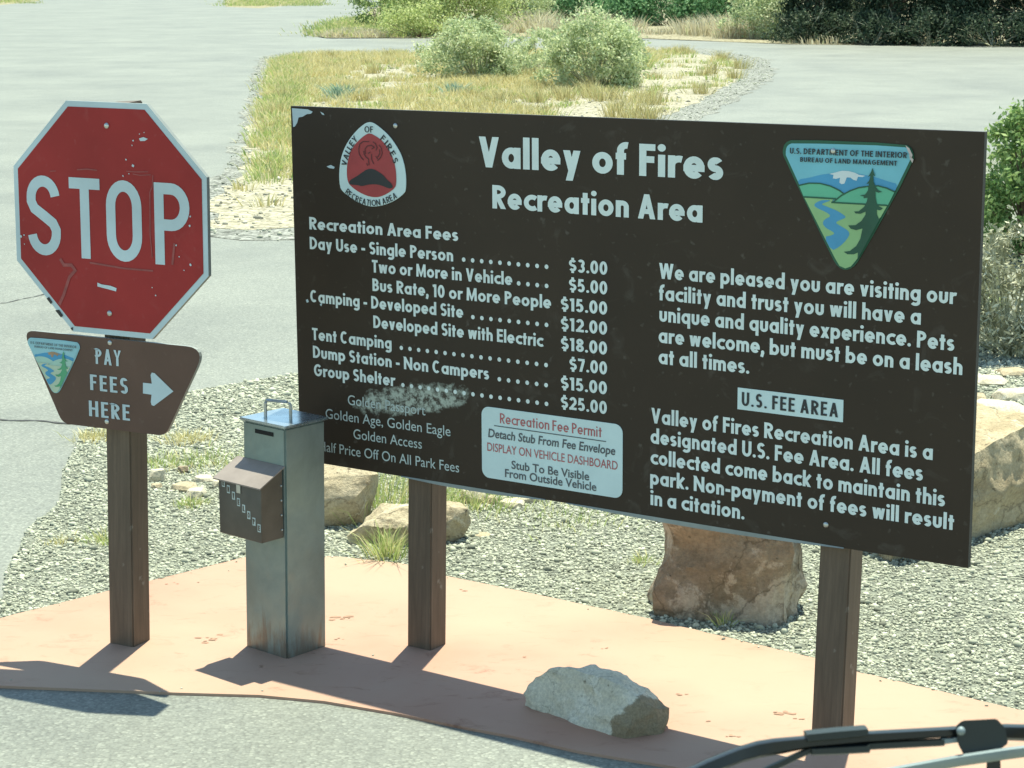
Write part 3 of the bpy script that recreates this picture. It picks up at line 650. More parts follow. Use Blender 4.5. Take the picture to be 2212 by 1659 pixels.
rock('boulder', 'big tan boulder at the right edge, shaded face below a sunlit ledge', [(0, .04, 0), (L * .5, .0, .0), (L, .0, .0), (-.02, -.02, .10), (L * .4, -.05, .2), (L + .05, -.03, .2), (.02, .04, .22), (L * .5, .0, .36), (L * .72, .0, .41), (L * .85, .02, .40), (L + .1, .05, .42), (.1, .35, .22), (L, .5, .45), (.1, .45, 0), (L + .2, .5, 0), (L * .6, .4, .42), (L + .25, .2, .3)], M['tanrock'], (A.x, A.y, Z_BED - .01), rz, 5, .022, 9, 0, freq=6)
for i, (px, py, wpx, hpx, dd, mm, lab) in enumerate([
    (338, 1042, 44, 38, .06, 'palerock', 'bright white stone with dark underside right of the sign post'),
    (336, 1056, 30, 16, .05, 'sand', 'small tan stone below the bright white stone'),
    (394, 1022, 30, 20, .05, 'redrock', 'small dark brown stone above the orange stones'),
    (395, 1064, 66, 24, .12, 'sand', 'flat orange stone left of the envelope box'),
    (420, 1078, 46, 26, .10, 'palerock', 'pale chunk resting against the orange flat stone'),
    (438, 1042, 50, 16, .10, 'palerock', 'pale flat slab stone behind the orange stone'),
    (470, 1056, 34, 24, .10, 'palerock', 'cream stone half hidden by the envelope box'),
    (1022, 1088, 66, 40, .13, 'palerock', 'cream angular stone under the board, right of the long boulder'),
    (1062, 1092, 26, 26, .07, 'sand', 'small tan stone touching the cream angular stone'),
    (1105, 1098, 60, 20, .12, 'palerock', 'flat cream stone tilted in the gravel under the board'),
    (1138, 1086, 72, 18, .12, 'palerock', 'longer flat cream stone nearest the board bottom edge'),
    (1040, 1160, 50, 9, .08, 'sand', 'thin tan stone chip lying right of the long boulder'),
    (2160, 905, 150, 36, .30, 'palerock', 'broad cream ledge stone just behind the big right boulder'),
    (2200, 868, 110, 26, .25, 'palerock', 'white flat stone at the frame edge above the cream ledge'),
    (2140, 835, 90, 22, .22, 'palerock', 'cream rubble stone below the dry twiggy bush'),
    (2195, 815, 80, 18, .2, 'sand', 'tan rubble stone below the dry twiggy bush at the frame edge'),
    (2115, 868, 50, 18, .15, 'sand', 'small tan rubble stone touching the board edge'),
    (1520, 72, 46, 10, .35, 'palerock', 'pale stone lying at the verge in front of tan brush')]):
    z = Z_BED if py > 300 else -.02
    g = G(px, py, z); y = g.y; l = wpx * y / FPX; hh = hpx * .8 * y / FPX
    rock('rock', lab, blockpts(l, dd * (.6 + .4), hh, 70 + i, .8), M[mm], (g.x, g.y + dd * .4, z - .008), random.Random(i).uniform(-.3, .3), 4, .05 * hh, 20 + i, 0, group='loose rocks by the board' if py > 300 else None, freq=1.2 / max(.05, l) * 1.5)
# single larger stones strewn in the gravel
r = random.Random(9)
for i, (px, py, s) in enumerate([(180, 1255, .02), (440, 1150, .018), (965, 1180, .025), (985, 1205, .03), (1010, 1245, .028), (1250, 1235, .03), (1330, 1260, .025), (1930, 1390, .03), (2000, 1340, .025), (1840, 1400, .03), (2090, 1400, .025), (2150, 1450, .022), (1380, 1300, .022), (100, 1300, .018)]):
    pass

# ------------------------------------------------------------------ stroke lettering
XH = .685
WID = dict(A=.74, B=.60, C=.70, D=.70, E=.53, F=.50, G=.8, H=.70, I=.20, L=.48, M=.88, N=.76, O=.86, P=.58, R=.62, S=.56, T=.54, U=.66, V=.70, W=1.05, Y=.66,
           a=.64, b=.64, c=.52, d=.64, e=.64, f=.36, g=.64, h=.56, i=.20, k=.56, l=.20, m=.88, n=.56, o=.66, p=.64, q=.64, r=.38, s=.46, t=.36, u=.56, v=.56, w=.82, x=.56, y=.56)
WID.update({'0': .60, '1': .34, '2': .58, '3': .58, '5': .58, '7': .56, '8': .58, '$': .58, '.': .2, ',': .2, '-': .34, ' ': .30})
def arc(cx, cy, rx, ry, a0, a1, n=14): return [(cx + rx * math.cos(rad(a0 + (a1 - a0) * i / n)), cy + ry * math.sin(rad(a0 + (a1 - a0) * i / n))) for i in range(n + 1)]
def scurve(W, H, h):
    m = W / 2; rx = m - h; ry = (H - 2 * h) / 4
    return arc(m, H - h - ry, rx, ry, 30, 270, 16) + arc(m, h + ry, rx, ry, 90, -150, 16)[1:]
def glyph(c, w_, k=1.0, wd=None):
    """strokes of one letter: (points, closed, extend ends), with its width and clip range; cap height 1"""
    h = w_ / 2; W = (wd or WID[c] * k); l, r_, m = h, W - h, W / 2; S_ = []
    E = lambda *p: S_.append((list(p), False, True)); N = lambda p: S_.append((p, False, False)); C_ = lambda p: S_.append((p, True, False))
    lo, hi = 0.0, 1.0; rx = m - h; X = XH; ry = X / 2 - h; A_ = 1.03
    ring = lambda: C_(arc(m, X / 2, rx, ry, 0, 360, 28)[:-1])
    if c == 'A': E((h * 1.02, -.2 * h), (m, 1.0 - .1 * h)); E((W - h * 1.02, -.2 * h), (m, 1.0 - .1 * h)); S_.append(([(W * .24, .30), (W * .76, .30)], False, False))
    elif c == 'B':
        E((l, h), (l, 1 - h)); N([(l, 1 - h)] + arc(r_ - .24, .75 - h / 2 + .005, .2, .25 - h / 2, 90, -90) + [(l, .51)]); N([(l, .51)] + arc(r_ - .25, .255 + h / 2, .25, .255 - h / 2, 90, -90) + [(l, h)])
    elif c == 'C': N(arc(m, .5, rx, .5 - h, 48, 312, 24))
    elif c == 'D': E((l, h), (l, 1 - h)); N([(l, 1 - h)] + [(W * .3, 1 - h)] + arc(W * .3, .5, r_ - W * .3, .5 - h, 90, -90, 18) + [(l, h)])
    elif c in 'EF':
        E((l, h), (l, 1 - h)); E((l, 1 - h), (r_, 1 - h)); E((l, .52), (r_ - .03, .52))
        if c == 'E': E((l, h), (r_, h))
    elif c == 'G': N(arc(m, .5, rx, .5 - h, 45, 360, 24) + [(m, .5)])
    elif c == 'H': E((l, h), (l, 1 - h)); E((r_, h), (r_, 1 - h)); E((l, .51), (r_, .51))
    elif c == 'I': E((m, h), (m, 1 - h))
    elif c == 'L': E((l, h), (l, 1 - h)); E((l, h), (r_, h))
    elif c == 'M': E((l, h), (l + .02, 1 - h)); E((r_, h), (r_ - .02, 1 - h)); N([(l + .02, 1.0), (m, .12), (r_ - .02, 1.0)])
    elif c == 'N': E((l, h), (l, 1 - h)); E((r_, h), (r_, 1 - h)); E((l, 1 - h * .6), (r_, h * .6))
    elif c in 'O0': C_(arc(m, .5, rx, .5 - h, 0, 360, 32)[:-1])
    elif c in 'PR':
        E((l, h), (l, 1 - h)); N([(l, 1 - h)] + arc(r_ - .24, .72 - h * .1, .24, .28 - h * .9, 90, -90) + [(l, .44)])
        if c == 'R': N([(m * .85, .46), (r_ + .03, -.06)])
    elif c in 'S': N(scurve(W, 1, h))
    elif c == '$': N([(x, y * .86 + .07) for x, y in scurve(W, 1, h)]); S_.append(([(m, -.08), (m, .16)], False, False)); S_.append(([(m, .84), (m, 1.08)], False, False)); lo, hi = -.1, 1.1
    elif c == 'T': E((l, 1 - h), (r_, 1 - h)); E((m, h), (m, 1 - h))
    elif c == 'U': N([(l, 1)] + arc(m, .36, rx, .36 - h, 180, 360, 18) + [(r_, 1)])
    elif c == 'V': E((h * 1.02, 1 + .2 * h), (m, .1 * h)); E((W - h * 1.02, 1 + .2 * h), (m, .1 * h))
    elif c == 'W':
        for a, b in ((h, .29), (.5, .29), (.5, .71), (1 - h / W, .71)):
            aa = a if a == h else a * W; E((aa, 1 + .2 * h), (b * W, .1 * h))
    elif c == 'Y': N([(h * .6, 1.06), (m, .46), (W - h * .6, 1.06)]); E((m, h), (m, .42))
    elif c == '1': E((W - h - .02, h), (W - h - .02, 1 - h)); N([(W - h - .02, 1 - h), (.0, .86)])
    elif c == '2': N(arc(m, 1 - h - .27, rx, .27, 160, -20, 14) + [(m + .02, .36), (l + .02, h)]); E((l, h), (r_, h))
    elif c == '3': N(arc(m - .02, .755 - h * .4, rx * .92, .245 - h * .6, 150, -90, 14)); N(arc(m - .02, .275 + h * .3, rx, .26 - h * .5, 90, -150, 14))
    elif c == '5': N([(r_ - .02, 1 - h), (l + .05, 1 - h), (l + .02, .53)] + arc(m - .03, .33, rx * 1.0, .33 - h, 110, -150, 18)[1:])
    elif c == '7': E((l, 1 - h), (r_ - .04, 1 - h)); N([(r_ - .01, 1 - h * 1.2), (m * .75, -.02)])
    elif c == '8': C_(arc(m, .745, rx * .84, .255 - h, 0, 360, 22)[:-1]); C_(arc(m, .275, rx, .275 - h, 0, 360, 22)[:-1])
    elif c == '-': E((l, .36), (r_, .36))
    elif c == '.': S_.append((arc(m, h * 1.1, h * 1.1, h * 1.1, 0, 360, 12)[:-1], 'fill', False)); hi = 2
    elif c == ',': S_.append((arc(m, h * 1.1, h * 1.1, h * 1.1, 0, 360, 12)[:-1], 'fill', False)); N([(m + h * .3, h), (m - h * .6, -.2)]); lo = -.3
    elif c == 'o': ring(); hi = X
    elif c == 'a': ring(); E((r_, h), (r_, X - h)); hi = X
    elif c == 'b': ring(); E((l, h), (l, A_ - h)); hi = A_
    elif c == 'd': ring(); E((r_, h), (r_, A_ - h)); hi = A_
    elif c == 'c': N(arc(h + .25, X / 2, .25, ry, 50, 310, 22)); hi = X
    elif c == 'e': N(arc(m, X / 2, rx, ry, 5, 318, 24)); E((l, X * .47), (r_, X * .47)); lo, hi = 0, X
    elif c == 'f': N([(W * .42, 0)] + arc(W * .42 + .17, A_ - h - .17, .17, .17, 180, 75, 10)); E((h, X - h), (W - h * 1.3, X - h)); hi = A_
    elif c == 'g': ring(); N([(r_, X)] + arc(m, -.06, rx, .24 - h, 0, -150, 16)); lo, hi = -.32, X
    elif c in 'hn':
        N([(r_, 0)] + arc(m, X - h - rx, rx, rx, 0, 180, 14) + [(l, X - h - rx - .05)]); E((l, h), (l, (A_ if c == 'h' else X) - h)); hi = A_ if c == 'h' else X
    elif c == 'm':
        q = (W - 2 * h) / 4
        for cx_ in (l + q, l + 3 * q): N([(cx_ + q, 0)] + arc(cx_, X - h - q, q, q, 0, 180, 12) + [(cx_ - q, X - h - q - .05)])
        E((l, h), (l, X - h)); hi = X
    elif c == 'i': E((m, h), (m, X - h)); S_.append((arc(m, .90, h * 1.15, h * 1.15, 0, 360, 14)[:-1], 'fill', False)); hi = 1.2
    elif c == 'k': E((l, h), (l, A_ - h)); N([(l, .24), (r_ + .06, X + .08)]); N([(W * .38, .36), (r_ + .05, -.08)]); hi = A_
    elif c == 'l': E((m, h), (m, A_ - h)); hi = A_
    elif c == 'p': ring(); E((l, -.28 + h), (l, X - h)); lo, hi = -.28, X
    elif c == 'q': ring(); E((r_, -.28 + h), (r_, X - h)); lo, hi = -.28, X
    elif c == 'r': E((l, h), (l, X - h)); N([(l, X * .5)] + arc(l + .22, X - h - .2, .22, .2, 170, 70, 10)); hi = X
    elif c == 's': N(scurve(W, X, h * .95)); hi = X
    elif c == 't': E((m, h), (m, .90 - h)); E((h, X - h), (W - h, X - h)); hi = .92
    elif c == 'u': N([(l, X)] + arc(m, h + rx, rx, rx, 180, 360, 14) + [(r_, X)]); hi = X
    elif c == 'v': E((h * 1.02, X + .2 * h), (m, .1 * h)); E((W - h * 1.02, X + .2 * h), (m, .1 * h)); hi = X
    elif c == 'w':
        for a, b in ((h / W, .28), (.5, .28), (.5, .72), (1 - h / W, .72)): E((a * W, X + .2 * h), (b * W, .1 * h))
        hi = X
    elif c == 'x': E((h, 0), (W - h, X)); E((h, X), (W - h, 0)); hi = X
    elif c == 'y': N([(h * .7, X + .12), (m * .98, .06)]); N([(W - h * .7, X + .12), (m * .55, -.45)]); lo, hi = -.28, X
    return W, S_, lo, hi
def clip_y(poly, lo, hi):
    for lim, sg in ((lo, 1), (hi, -1)):
        out = []
        for i, a in enumerate(poly):
            b = poly[(i + 1) % len(poly)]; ia, ib = sg * (a[1] - lim) >= 0, sg * (b[1] - lim) >= 0
            if ia: out.append(a)
            if ia != ib:
                t = (lim - a[1]) / (b[1] - a[1]); out.append((a[0] + (b[0] - a[0]) * t, lim))
        poly = out
        if len(poly) < 3: return []
    return poly
def stroke_polys(pts, closed, ext, w_, lo, hi):
    if closed == 'fill': return [pts]
    P = [Vector((x, y)) for x, y in pts]; h = w_ / 2
    if ext:
        P[0] = P[0] + (P[0] - P[1]).normalized() * h * 1.02; P[-1] = P[-1] + (P[-1] - P[-2]).normalized() * h * 1.02
        d = P[1] - P[0]
        if abs(d.x) > .02 and abs(d.y) > .02:
            P[0] = P[0] - d.normalized() * w_ * .6; P[-1] = P[-1] + (P[-1] - P[-2]).normalized() * w_ * .6
    n = len(P); Ls, Rs = [], []
    for i in range(n):
        a = P[i - 1] if (closed or i > 0) else None; b = P[(i + 1) % n] if (closed or i < n - 1) else None
        t1 = (P[i] - a).normalized() if a is not None else None; t2 = (b - P[i]).normalized() if b is not None else None
        t = ((t1 or t2) + (t2 or t1)).normalized(); nn = Vector((-t.y, t.x)); c = nn.dot(Vector((-(t2 or t1).y, (t2 or t1).x))); s = h / max(.45, c)
        Ls.append(P[i] + nn * s); Rs.append(P[i] - nn * s)
    out = []
    for i in range(n if closed else n - 1):
        j = (i + 1) % n; q = clip_y([tuple(Rs[i]), tuple(Rs[j]), tuple(Ls[j]), tuple(Ls[i])], lo, hi)
        if q: out.append(q)
    return out
def text_polys(s, w_, k=1.0, gap=.09):
    """[(stroke number, polygon)], total width; cap height 1"""
    x, out, sn = 0.0, [], 0
    for c in s:
        if c == ' ': x += WID[' '] * k - .01; continue
        W, S_, lo, hi = glyph(c, w_, k)
        for (p, cl, ex) in S_:
            for q in stroke_polys(p, cl, ex, w_, lo, hi): out.append((sn % 5, [(a + x, b) for a, b in q]))
            sn += 1
        x += W + gap
    return out, x - gap
LZ = .0012
def place_text(s, u0, u1, v, cap, w_=.19, k=1.0, gap=.09, v1=None, z=LZ):
    polys, W = text_polys(s, w_, k, gap); sx = (u1 - u0) / W; out = []
    for sn, q in polys:
        out.append([(u0 + a * sx, v + b * cap + ((v1 - v) * a / W if v1 is not None else 0), z + sn * .00012) for a, b in q])
    return out
def dots(u0, u1, n, v, r_, z=LZ):
    return [[(u0 + (u1 - u0) * i / (n - 1) + math.cos(a * .5236) * r_, v + math.sin(a * .5236) * r_, z) for a in range(12)] for i in range(n)]
def text_path(s, path, h_, w_=.13, k=.8, gap=.12, z=LZ):
    """letters along a curve (path: points, letter feet on it)"""
    P = [Vector(p) for p in path]; seg = [(P[i + 1] - P[i]).length for i in range(len(P) - 1)]; tot = sum(seg)
    polys, W = text_polys(s, w_, k, gap); out = []; sc = tot / W
    def at(d):
        i = 0
        while i < len(seg) - 1 and d > seg[i]: d -= seg[i]; i += 1
        t = (P[i + 1] - P[i]).normalized(); return P[i] + t * d, t
    x = 0.0
    for c in s:
        if c == ' ': x += WID[' '] * k + .02; continue
        W_, S_, lo, hi = glyph(c, w_, k); p, t = at((x + W_ / 2) * sc); n_ = Vector((-t.y, t.x))
        for i, (q, cl, ex) in enumerate(S_):
            for g in stroke_polys(q, cl, ex, w_, lo, hi):
                out.append([(*(p + t * ((a - W_ / 2) * sc) + n_ * (b * h_)), z + i * .00012) for a, b in g])
        x += W_ + gap
    return out
def font_polys(s, u0, u1, v, cap, bold=0.0, z=LZ, shear=0.0):
    """the built-in typeface as polygons, fitted between two points on the baseline"""
    cu = bpy.data.curves.new("text", 'FONT'); cu.body = s; cu.size = 1.0; cu.offset = bold; cu.shear = shear; cu.resolution_u = 4
    o = bpy.data.objects.new("text", cu); COL.objects.link(o)
    dg = bpy.context.evaluated_depsgraph_get(); me = bpy.data.meshes.new_from_object(o.evaluated_get(dg))
    co = [v_.co.copy() for v_ in me.vertices]; x0 = min(c.x for c in co); x1 = max(c.x for c in co); sx = (u1 - u0) / (x1 - x0); sy = cap / .73
    out = [[(u0 + (co[i].x - x0) * sx, v + co[i].y * sy, z) for i in p.vertices] for p in me.polygons]
    bpy.data.objects.remove(o); bpy.data.curves.remove(cu); bpy.data.meshes.remove(me); return out
def flat(name, pts, m, parent, z): return polysmesh(name, [[(x, y, z) for x, y in pts]], m, parent)
def plate(name, pts, m, parent, z0, z1, mside=None):
    """flat sheet cut to an outline, with real thickness"""
    n = len(pts); polys = [[(x, y, z1) for x, y in pts], [(x, y, z0) for x, y in reversed(pts)]]
    for i in range(n):
        a, b = pts[i], pts[(i + 1) % n]; polys.append([(a[0], a[1], z0), (b[0], b[1], z0), (b[0], b[1], z1), (a[0], a[1], z1)])
    o = polysmesh(name, polys, [m] + ([mside] if mside else []), parent)
    if mside:
        for i, p in enumerate(o.data.polygons): p.material_index = 0 if i == 0 else 1
    return o
def rrect(x0, y0, x1, y1, r_, n=6):
    return arc(x1 - r_, y1 - r_, r_, r_, 0, 90, n) + arc(x0 + r_, y1 - r_, r_, r_, 90, 180, n) + arc(x0 + r_, y0 + r_, r_, r_, 180, 270, n) + arc(x1 - r_, y0 + r_, r_, r_, 270, 360, n)
def smooth_poly(pts, it=2):
    for _ in range(it):
        out = []
        for i, a in enumerate(pts):
            b = pts[(i + 1) % len(pts)]; out += [(a[0] * .75 + b[0] * .25, a[1] * .75 + b[1] * .25), (a[0] * .25 + b[0] * .75, a[1] * .25 + b[1] * .75)]
        pts = out
    return pts
def ribbon(pts, wd, z, closed=False):
    return [[(a, b, z) for a, b in q] for q in stroke_polys(pts, closed, False, wd, -99, 99)]
def box_bm(bm, x0, x1, y0, y1, z0, z1, mtx=None, bev=0.0):
    vs_ = [bm.verts.new((x, y, z)) for x in (x0, x1) for y in (y0, y1) for z in (z0, z1)]
    fs = [bm.faces.new([vs_[i] for i in q]) for q in ((0, 1, 3, 2), (4, 6, 7, 5), (0, 4, 5, 1), (2, 3, 7, 6), (0, 2, 6, 4), (1, 5, 7, 3))]
    if bev: bmesh.ops.bevel(bm, geom=list({e for f in fs for e in f.edges}), offset=bev, segments=2, affect='EDGES')
    if mtx is not None: bmesh.ops.transform(bm, matrix=mtx, verts=vs_ if not bev else bm.verts)
    return bm
def bolt(parent, x, y, z, r_=.009):
    bm = bmesh.new(); bmesh.ops.create_uvsphere(bm, u_segments=14, v_segments=8, radius=r_)
    for v in bm.verts: v.co.z = max(v.co.z * .55, -.001); v.co += Vector((x, y, z))
    return obj('bolt', bm, M['bolt'], parent, 60)
def post_bm(w_, d_, z0, z1, slant=.01):
    bm = bmesh.new(); box_bm(bm, -w_ / 2, w_ / 2, 0, d_, z0, z1, None, .004)
    for v in bm.verts:
        if v.co.z > z1 - .01: v.co.z += slant * (v.co.x / w_) + .006 * v.co.y / d_
    for k in range(1):
        bmesh.ops.subdivide_edges(bm, edges=[e for e in bm.edges if abs(e.verts[0].co.z - e.verts[1].co.z) > .5], cuts=14)
    for v in bm.verts: v.co.x += noise.noise((v.co.z * 2, 1, 3)) * .0015
    return bm

# ------------------------------------------------------------------ the information board
BY, BIP = -0.5977, 0.0086
BW, BH = 2.44, 1.22
sign = thing('information_sign', 'large dark brown fee board with white lettering on two posts', 'sign', (-.735, 6.8809, 0), BY)
def board_frame(parent):
    """empty-free transform: local board axes (u right, v up, z out of the face) under the sign"""
    return Matrix.Translation((0, 0, .5961)) @ Matrix.Rotation(-BIP * -1, 4, 'Y').inverted() @ Matrix.Rotation(rad(90), 4, 'X')
BM_ = board_frame(sign)
def onboard(o): o.matrix_local = BM_ if o.parent is sign else Matrix.Identity(4); return o
chip = [(0, BH), (0, 0), (BW, 0), (BW, BH)]
panel = onboard(plate('board_panel', [(0, 0), (BW, 0), (BW, BH), (0, BH)], M['board'], sign, -.019, 0, M['dark']))
def lettering(polys, m=None, parent=None, name='lettering'): return polysmesh(name, polys, m or M['letters'], parent or panel)
lettering(place_text('Valley of Fires', .772, 1.645, 1.051, .096, .205, .92))
lettering(place_text('Recreation Area', .8225, 1.5786, .9225, .074, .20, .92))
CAPF = .042
lettering(place_text('Recreation Area Fees', .069, .6873, .809, .042, .19, .92))
fees = [('Day Use - Single Person', .0685, .6671, .7418, (.7084, 1.0264, 10, .751)), ('Two or More in Vehicle', .334, .8966, .682, (.9211, 1.0264, 4, .6905)), ('Bus Rate, 10 or More People', .3345, 1.0434, .6198, None),
        ('Camping - Developed Site', .065, .7041, .5605, (.7424, 1.0257, 9, .567)), ('Developed Site with Electric', .335, 1.0115, .4955, None), ('Tent Camping', .069, .4102, .430, (.4506, 1.0235, 17, .4385)),
        ('Dump Station - Non Campers', .0705, .8039, .3683, (.844, 1.0235, 6, .374)), ('Group Shelter', .073, .4211, .3055, (.4546, 1.0248, 17, .3135))]
for s, u0, u1, v, dd in fees:
    pl = place_text(s, u0, u1, v, CAPF, .19, .92)
    if dd: pl += dots(dd[0], dd[1], dd[2], dd[3], .0072)
    lettering(pl)
for s, u0, v in (('$3.00', 1.1098, .7418), ('$5.00', 1.1098, .6808), ('$15.00', 1.0795, .618), ('$12.00', 1.0795, .5555), ('$18.00', 1.0795, .493), ('$7.00', 1.1112, .4305), ('$15.00', 1.079, .3677), ('$25.00', 1.079, .3055)):
    lettering(place_text(s, u0, 1.2492, v, .041, .19, .9, .09))
for s, u0, u1, v in (('Golden Passport', .2186, .546, .221), ('Golden Age, Golden Eagle', .1198, .6475, .1625), ('Golden Access', .2399, .5294, .1056), ('Half Price Off On All Park Fees', .088, .6808, .0447)):
    lettering(font_polys(s, u0, u1, v, .036), M['thinletters'])
for s, u0, u1, v in (('We are pleased you are visiting our', 1.4322, 2.3755, .745), ('facility and trust you will have a', 1.4326, 2.2753, .679), ('unique and quality experience. Pets', 1.4343, 2.3761, .6142), ('are welcome, but must be on a leash', 1.4323, 2.4024, .549), ('at all times.', 1.4329, 1.7414, .484),
                     ('Valley of Fires Recreation Area is a', 1.4085, 2.3242, .2972), ('designated U.S. Fee Area. All fees', 1.4066, 2.2966, .2333), ('collected come back to maintain this', 1.4071, 2.3652, .168), ('park. Non-payment of fees will result', 1.4063, 2.3944, .1037), ('in a citation.', 1.4081, 1.7332, .0382)):
    lettering(place_text(s, u0, u1, v, .0475, .19, .92))
# peeled paint at the top left corner, scuffs
peel = [[(.006, 1.213), (.075, 1.211), (.096, 1.204), (.088, 1.197), (.070, 1.195), (.052, 1.186), (.034, 1.183), (.028, 1.166), (.017, 1.152), (.009, 1.150)], [(.128, 1.205), (.142, 1.200), (.146, 1.194), (.136, 1.196)],
        [(.150, 1.024), (.168, 1.030), (.185, 1.024), (.181, 1.018), (.163, 1.019)], [(.045, .566), (.054, .569), (.058, .560), (.049, .556)], [(.070, .568), (.079, .572), (.082, .567)], [(.105, .556), (.118, .562), (.112, .549)]]
polysmesh('peeled_paint', [[(x, y, .0012) for x, y in p] for p in peel], M['stopwhite'], panel)
for x, y in ((.441, 1.169), (2.0004, .0616), (1.9966, 1.151)): onboard(bolt(sign, x, y, .004 if y > 1.15 and x > 1.5 else 0))
# pale lip of the backing sheet showing under the bowed lower edge
def lip(u0, u1, sag):
    polys = []; n = 16
    for i in range(n):
        a, b = u0 + (u1 - u0) * i / n, u0 + (u1 - u0) * (i + 1) / n
        sa, sb = -sag * math.sin(math.pi * i / n), -sag * math.sin(math.pi * (i + 1) / n)
        polys += [[(a, sa - .001, .004), (b, sb - .001, .004), (b, .002, .0015), (a, .002, .0015)], [(a, sa - .001, -.012), (b, sb - .001, -.012), (b, sb - .001, .004), (a, sa - .001, .004)]]
    return polys
onboard(polysmesh('edge_strip', lip(.44, 1.02, .009), M['edge'], sign)); onboard(polysmesh('edge_strip', lip(1.10, 2.06, .011), M['edge'], sign))
# shield emblem
outer = [(.334, 1.178), (.354, 1.176), (.387, 1.157), (.417, 1.136), (.448, 1.102), (.468, 1.071), (.480, 1.030), (.483, .998), (.481, .964), (.475, .952), (.440, .928), (.399, .911), (.353, .901), (.317, .902), (.276, .913), (.233, .935), (.211, .950), (.206, .966), (.204, .997), (.209, 1.038), (.221, 1.074), (.245, 1.112), (.280, 1.147), (.314, 1.171)]
inner = [(.340, 1.142), (.358, 1.135), (.384, 1.123), (.408, 1.102), (.425, 1.079), (.438, 1.048), (.444, 1.018), (.444, .984), (.439, .968), (.410, .949), (.379, .936), (.354, .932), (.323, .935), (.287, .946), (.259, .961), (.244, .973), (.238, .994), (.239, 1.033), (.252, 1.072), (.271, 1.099), (.292, 1.117), (.321, 1.137)]
outer, inner = outer[::-1], inner[::-1]
shield = onboard(plate('shield_emblem', smooth_poly(outer, 2), M['paper'], sign, .0008, .0030))
flat('red_field', smooth_poly(inner, 2), M['shieldred'], shield, .0042)
volc = [(.247, .976), (.253, .985), (.281, .998), (.299, 1.009), (.325, 1.024), (.351, 1.026), (.376, 1.015), (.391, 1.008), (.408, .992), (.423, .983), (.432, .970), (.420, .964), (.403, .967), (.383, .973), (.355, .976), (.324, .972), (.301, .966), (.285, .969), (.252, .969)]
flat('volcano', smooth_poly(volc[::-1], 1), M['black'], shield, .0054)
def sp(x, y): return (.168 + x * .0002635 + .0, 1.2095 - (y - 0) * .000205 + x * -.0000)   # emblem print, measured in a close-up
def spm(lst):
    # affine from the close-up to board metres (from three emblem corners)
    return [(.204 + (x - 155) * .000252 + (y - 1000) * -.0000085, .997 - (y - 1000) * .000203 + (x - 155) * .0000065) for x, y in lst]
fl = []
for c in ([(660, 440), (560, 440), (505, 480), (485, 560), (495, 640), (530, 700), (570, 740)], [(600, 640), (590, 560), (630, 510), (700, 500)], [(570, 590), (575, 640), (610, 690), (650, 720), (660, 820)], [(700, 640), (700, 720), (740, 800)],
          [(720, 440), (760, 470), (790, 530), (770, 580)], [(820, 490), (860, 540), (875, 620), (850, 690), (800, 745)], [(700, 500), (740, 530), (700, 560)], [(830, 560), (835, 630), (800, 690)], [(640, 630), (680, 610)], [(770, 670), (800, 720)], [(620, 790), (640, 830)]):
    fl += ribbon(spm(c), .0036, .0054)
polysmesh('flame_lines', fl, M['flame'], shield)
lt = text_path('VALLEY', spm([(285, 850), (300, 760), (335, 650), (375, 560), (420, 480), (470, 415)]), .0215, .15, .85, .1, .0054)
lt += text_path('OF', spm([(580, 292), (720, 296)]), .0205, .13, .8, .12, .0054)
lt += text_path('FIRES', spm([(835, 398), (905, 480), (965, 565), (1020, 670), (1062, 790)]), .0215, .15, .85, .22, .0054)
lt += text_path('RECREATION AREA', spm([(265, 1280), (330, 1345), (430, 1410), (540, 1455), (660, 1480), (780, 1480), (900, 1455), (1010, 1410), (1130, 1335)]), .0205, .13, .78, .12, .0054)
lettering(lt, M['black'], shield)
# triangle emblem
def tri_emblem(parent, outl, inn, snow, mount, hl, hr, mead, river, tre, pal, z, lines=True, rust=False):
    e = plate('triangle_emblem', outl, pal['border'], parent, z, z + .0022); q = z + .0030
    flat('sky_field', inn, pal['sky'], e, q); flat('mountain', mount, pal['mount'], e, q + .0006); flat('snow_cap', snow, pal['snow'], e, q + .0011)
    polysmesh('hills', [[(x, y, q + .0014) for x, y in hl], [(x, y, q + .0016) for x, y in hr]], pal['hill'], e)
    flat('meadow', mead, pal['mead'], e, q + .0020); flat('river', river, pal['mount'], e, q + .0024)
    if lines: polysmesh('hill_lines', ribbon(hl[:6], .004, q + .0027) + ribbon(hr[:8], .004, q + .0028) + ribbon([hl[-1], hl[-2]], .0045, q + .0029) + ribbon([(1.996, 1.006), (2.166, 1.007)], .0045, q + .0030), pal['border'], e)
    flat('fir_tree', tre, pal['tree'], e, q + .0033); return e, q + .0036
t_out = [(1.869, 1.179), (2.214, 1.180), (2.236, 1.164), (2.241, 1.132), (2.085, .848), (2.064, .823), (2.042, .815), (2.020, .823), (2.003, .844), (1.843, 1.125), (1.837, 1.143), (1.844, 1.168)][::-1]
t_in = [(1.871, 1.169), (2.209, 1.173), (2.228, 1.161), (2.233, 1.134), (2.079, .850), (2.061, .828), (2.044, .821), (2.026, .827), (2.011, .848), (1.849, 1.128), (1.848, 1.148), (1.854, 1.162)][::-1]
t_snow = [(1.987, 1.086), (2.005, 1.091), (2.026, 1.097), (2.046, 1.097), (2.065, 1.093), (2.078, 1.088), (2.097, 1.086), (2.089, 1.082), (2.075, 1.082), (2.071, 1.071), (2.061, 1.073), (2.052, 1.079), (2.041, 1.079), (2.034, 1.061), (2.025, 1.059), (2.019, 1.063), (2.020, 1.077), (2.008, 1.073), (1.998, 1.074), (2.000, 1.084)][::-1]
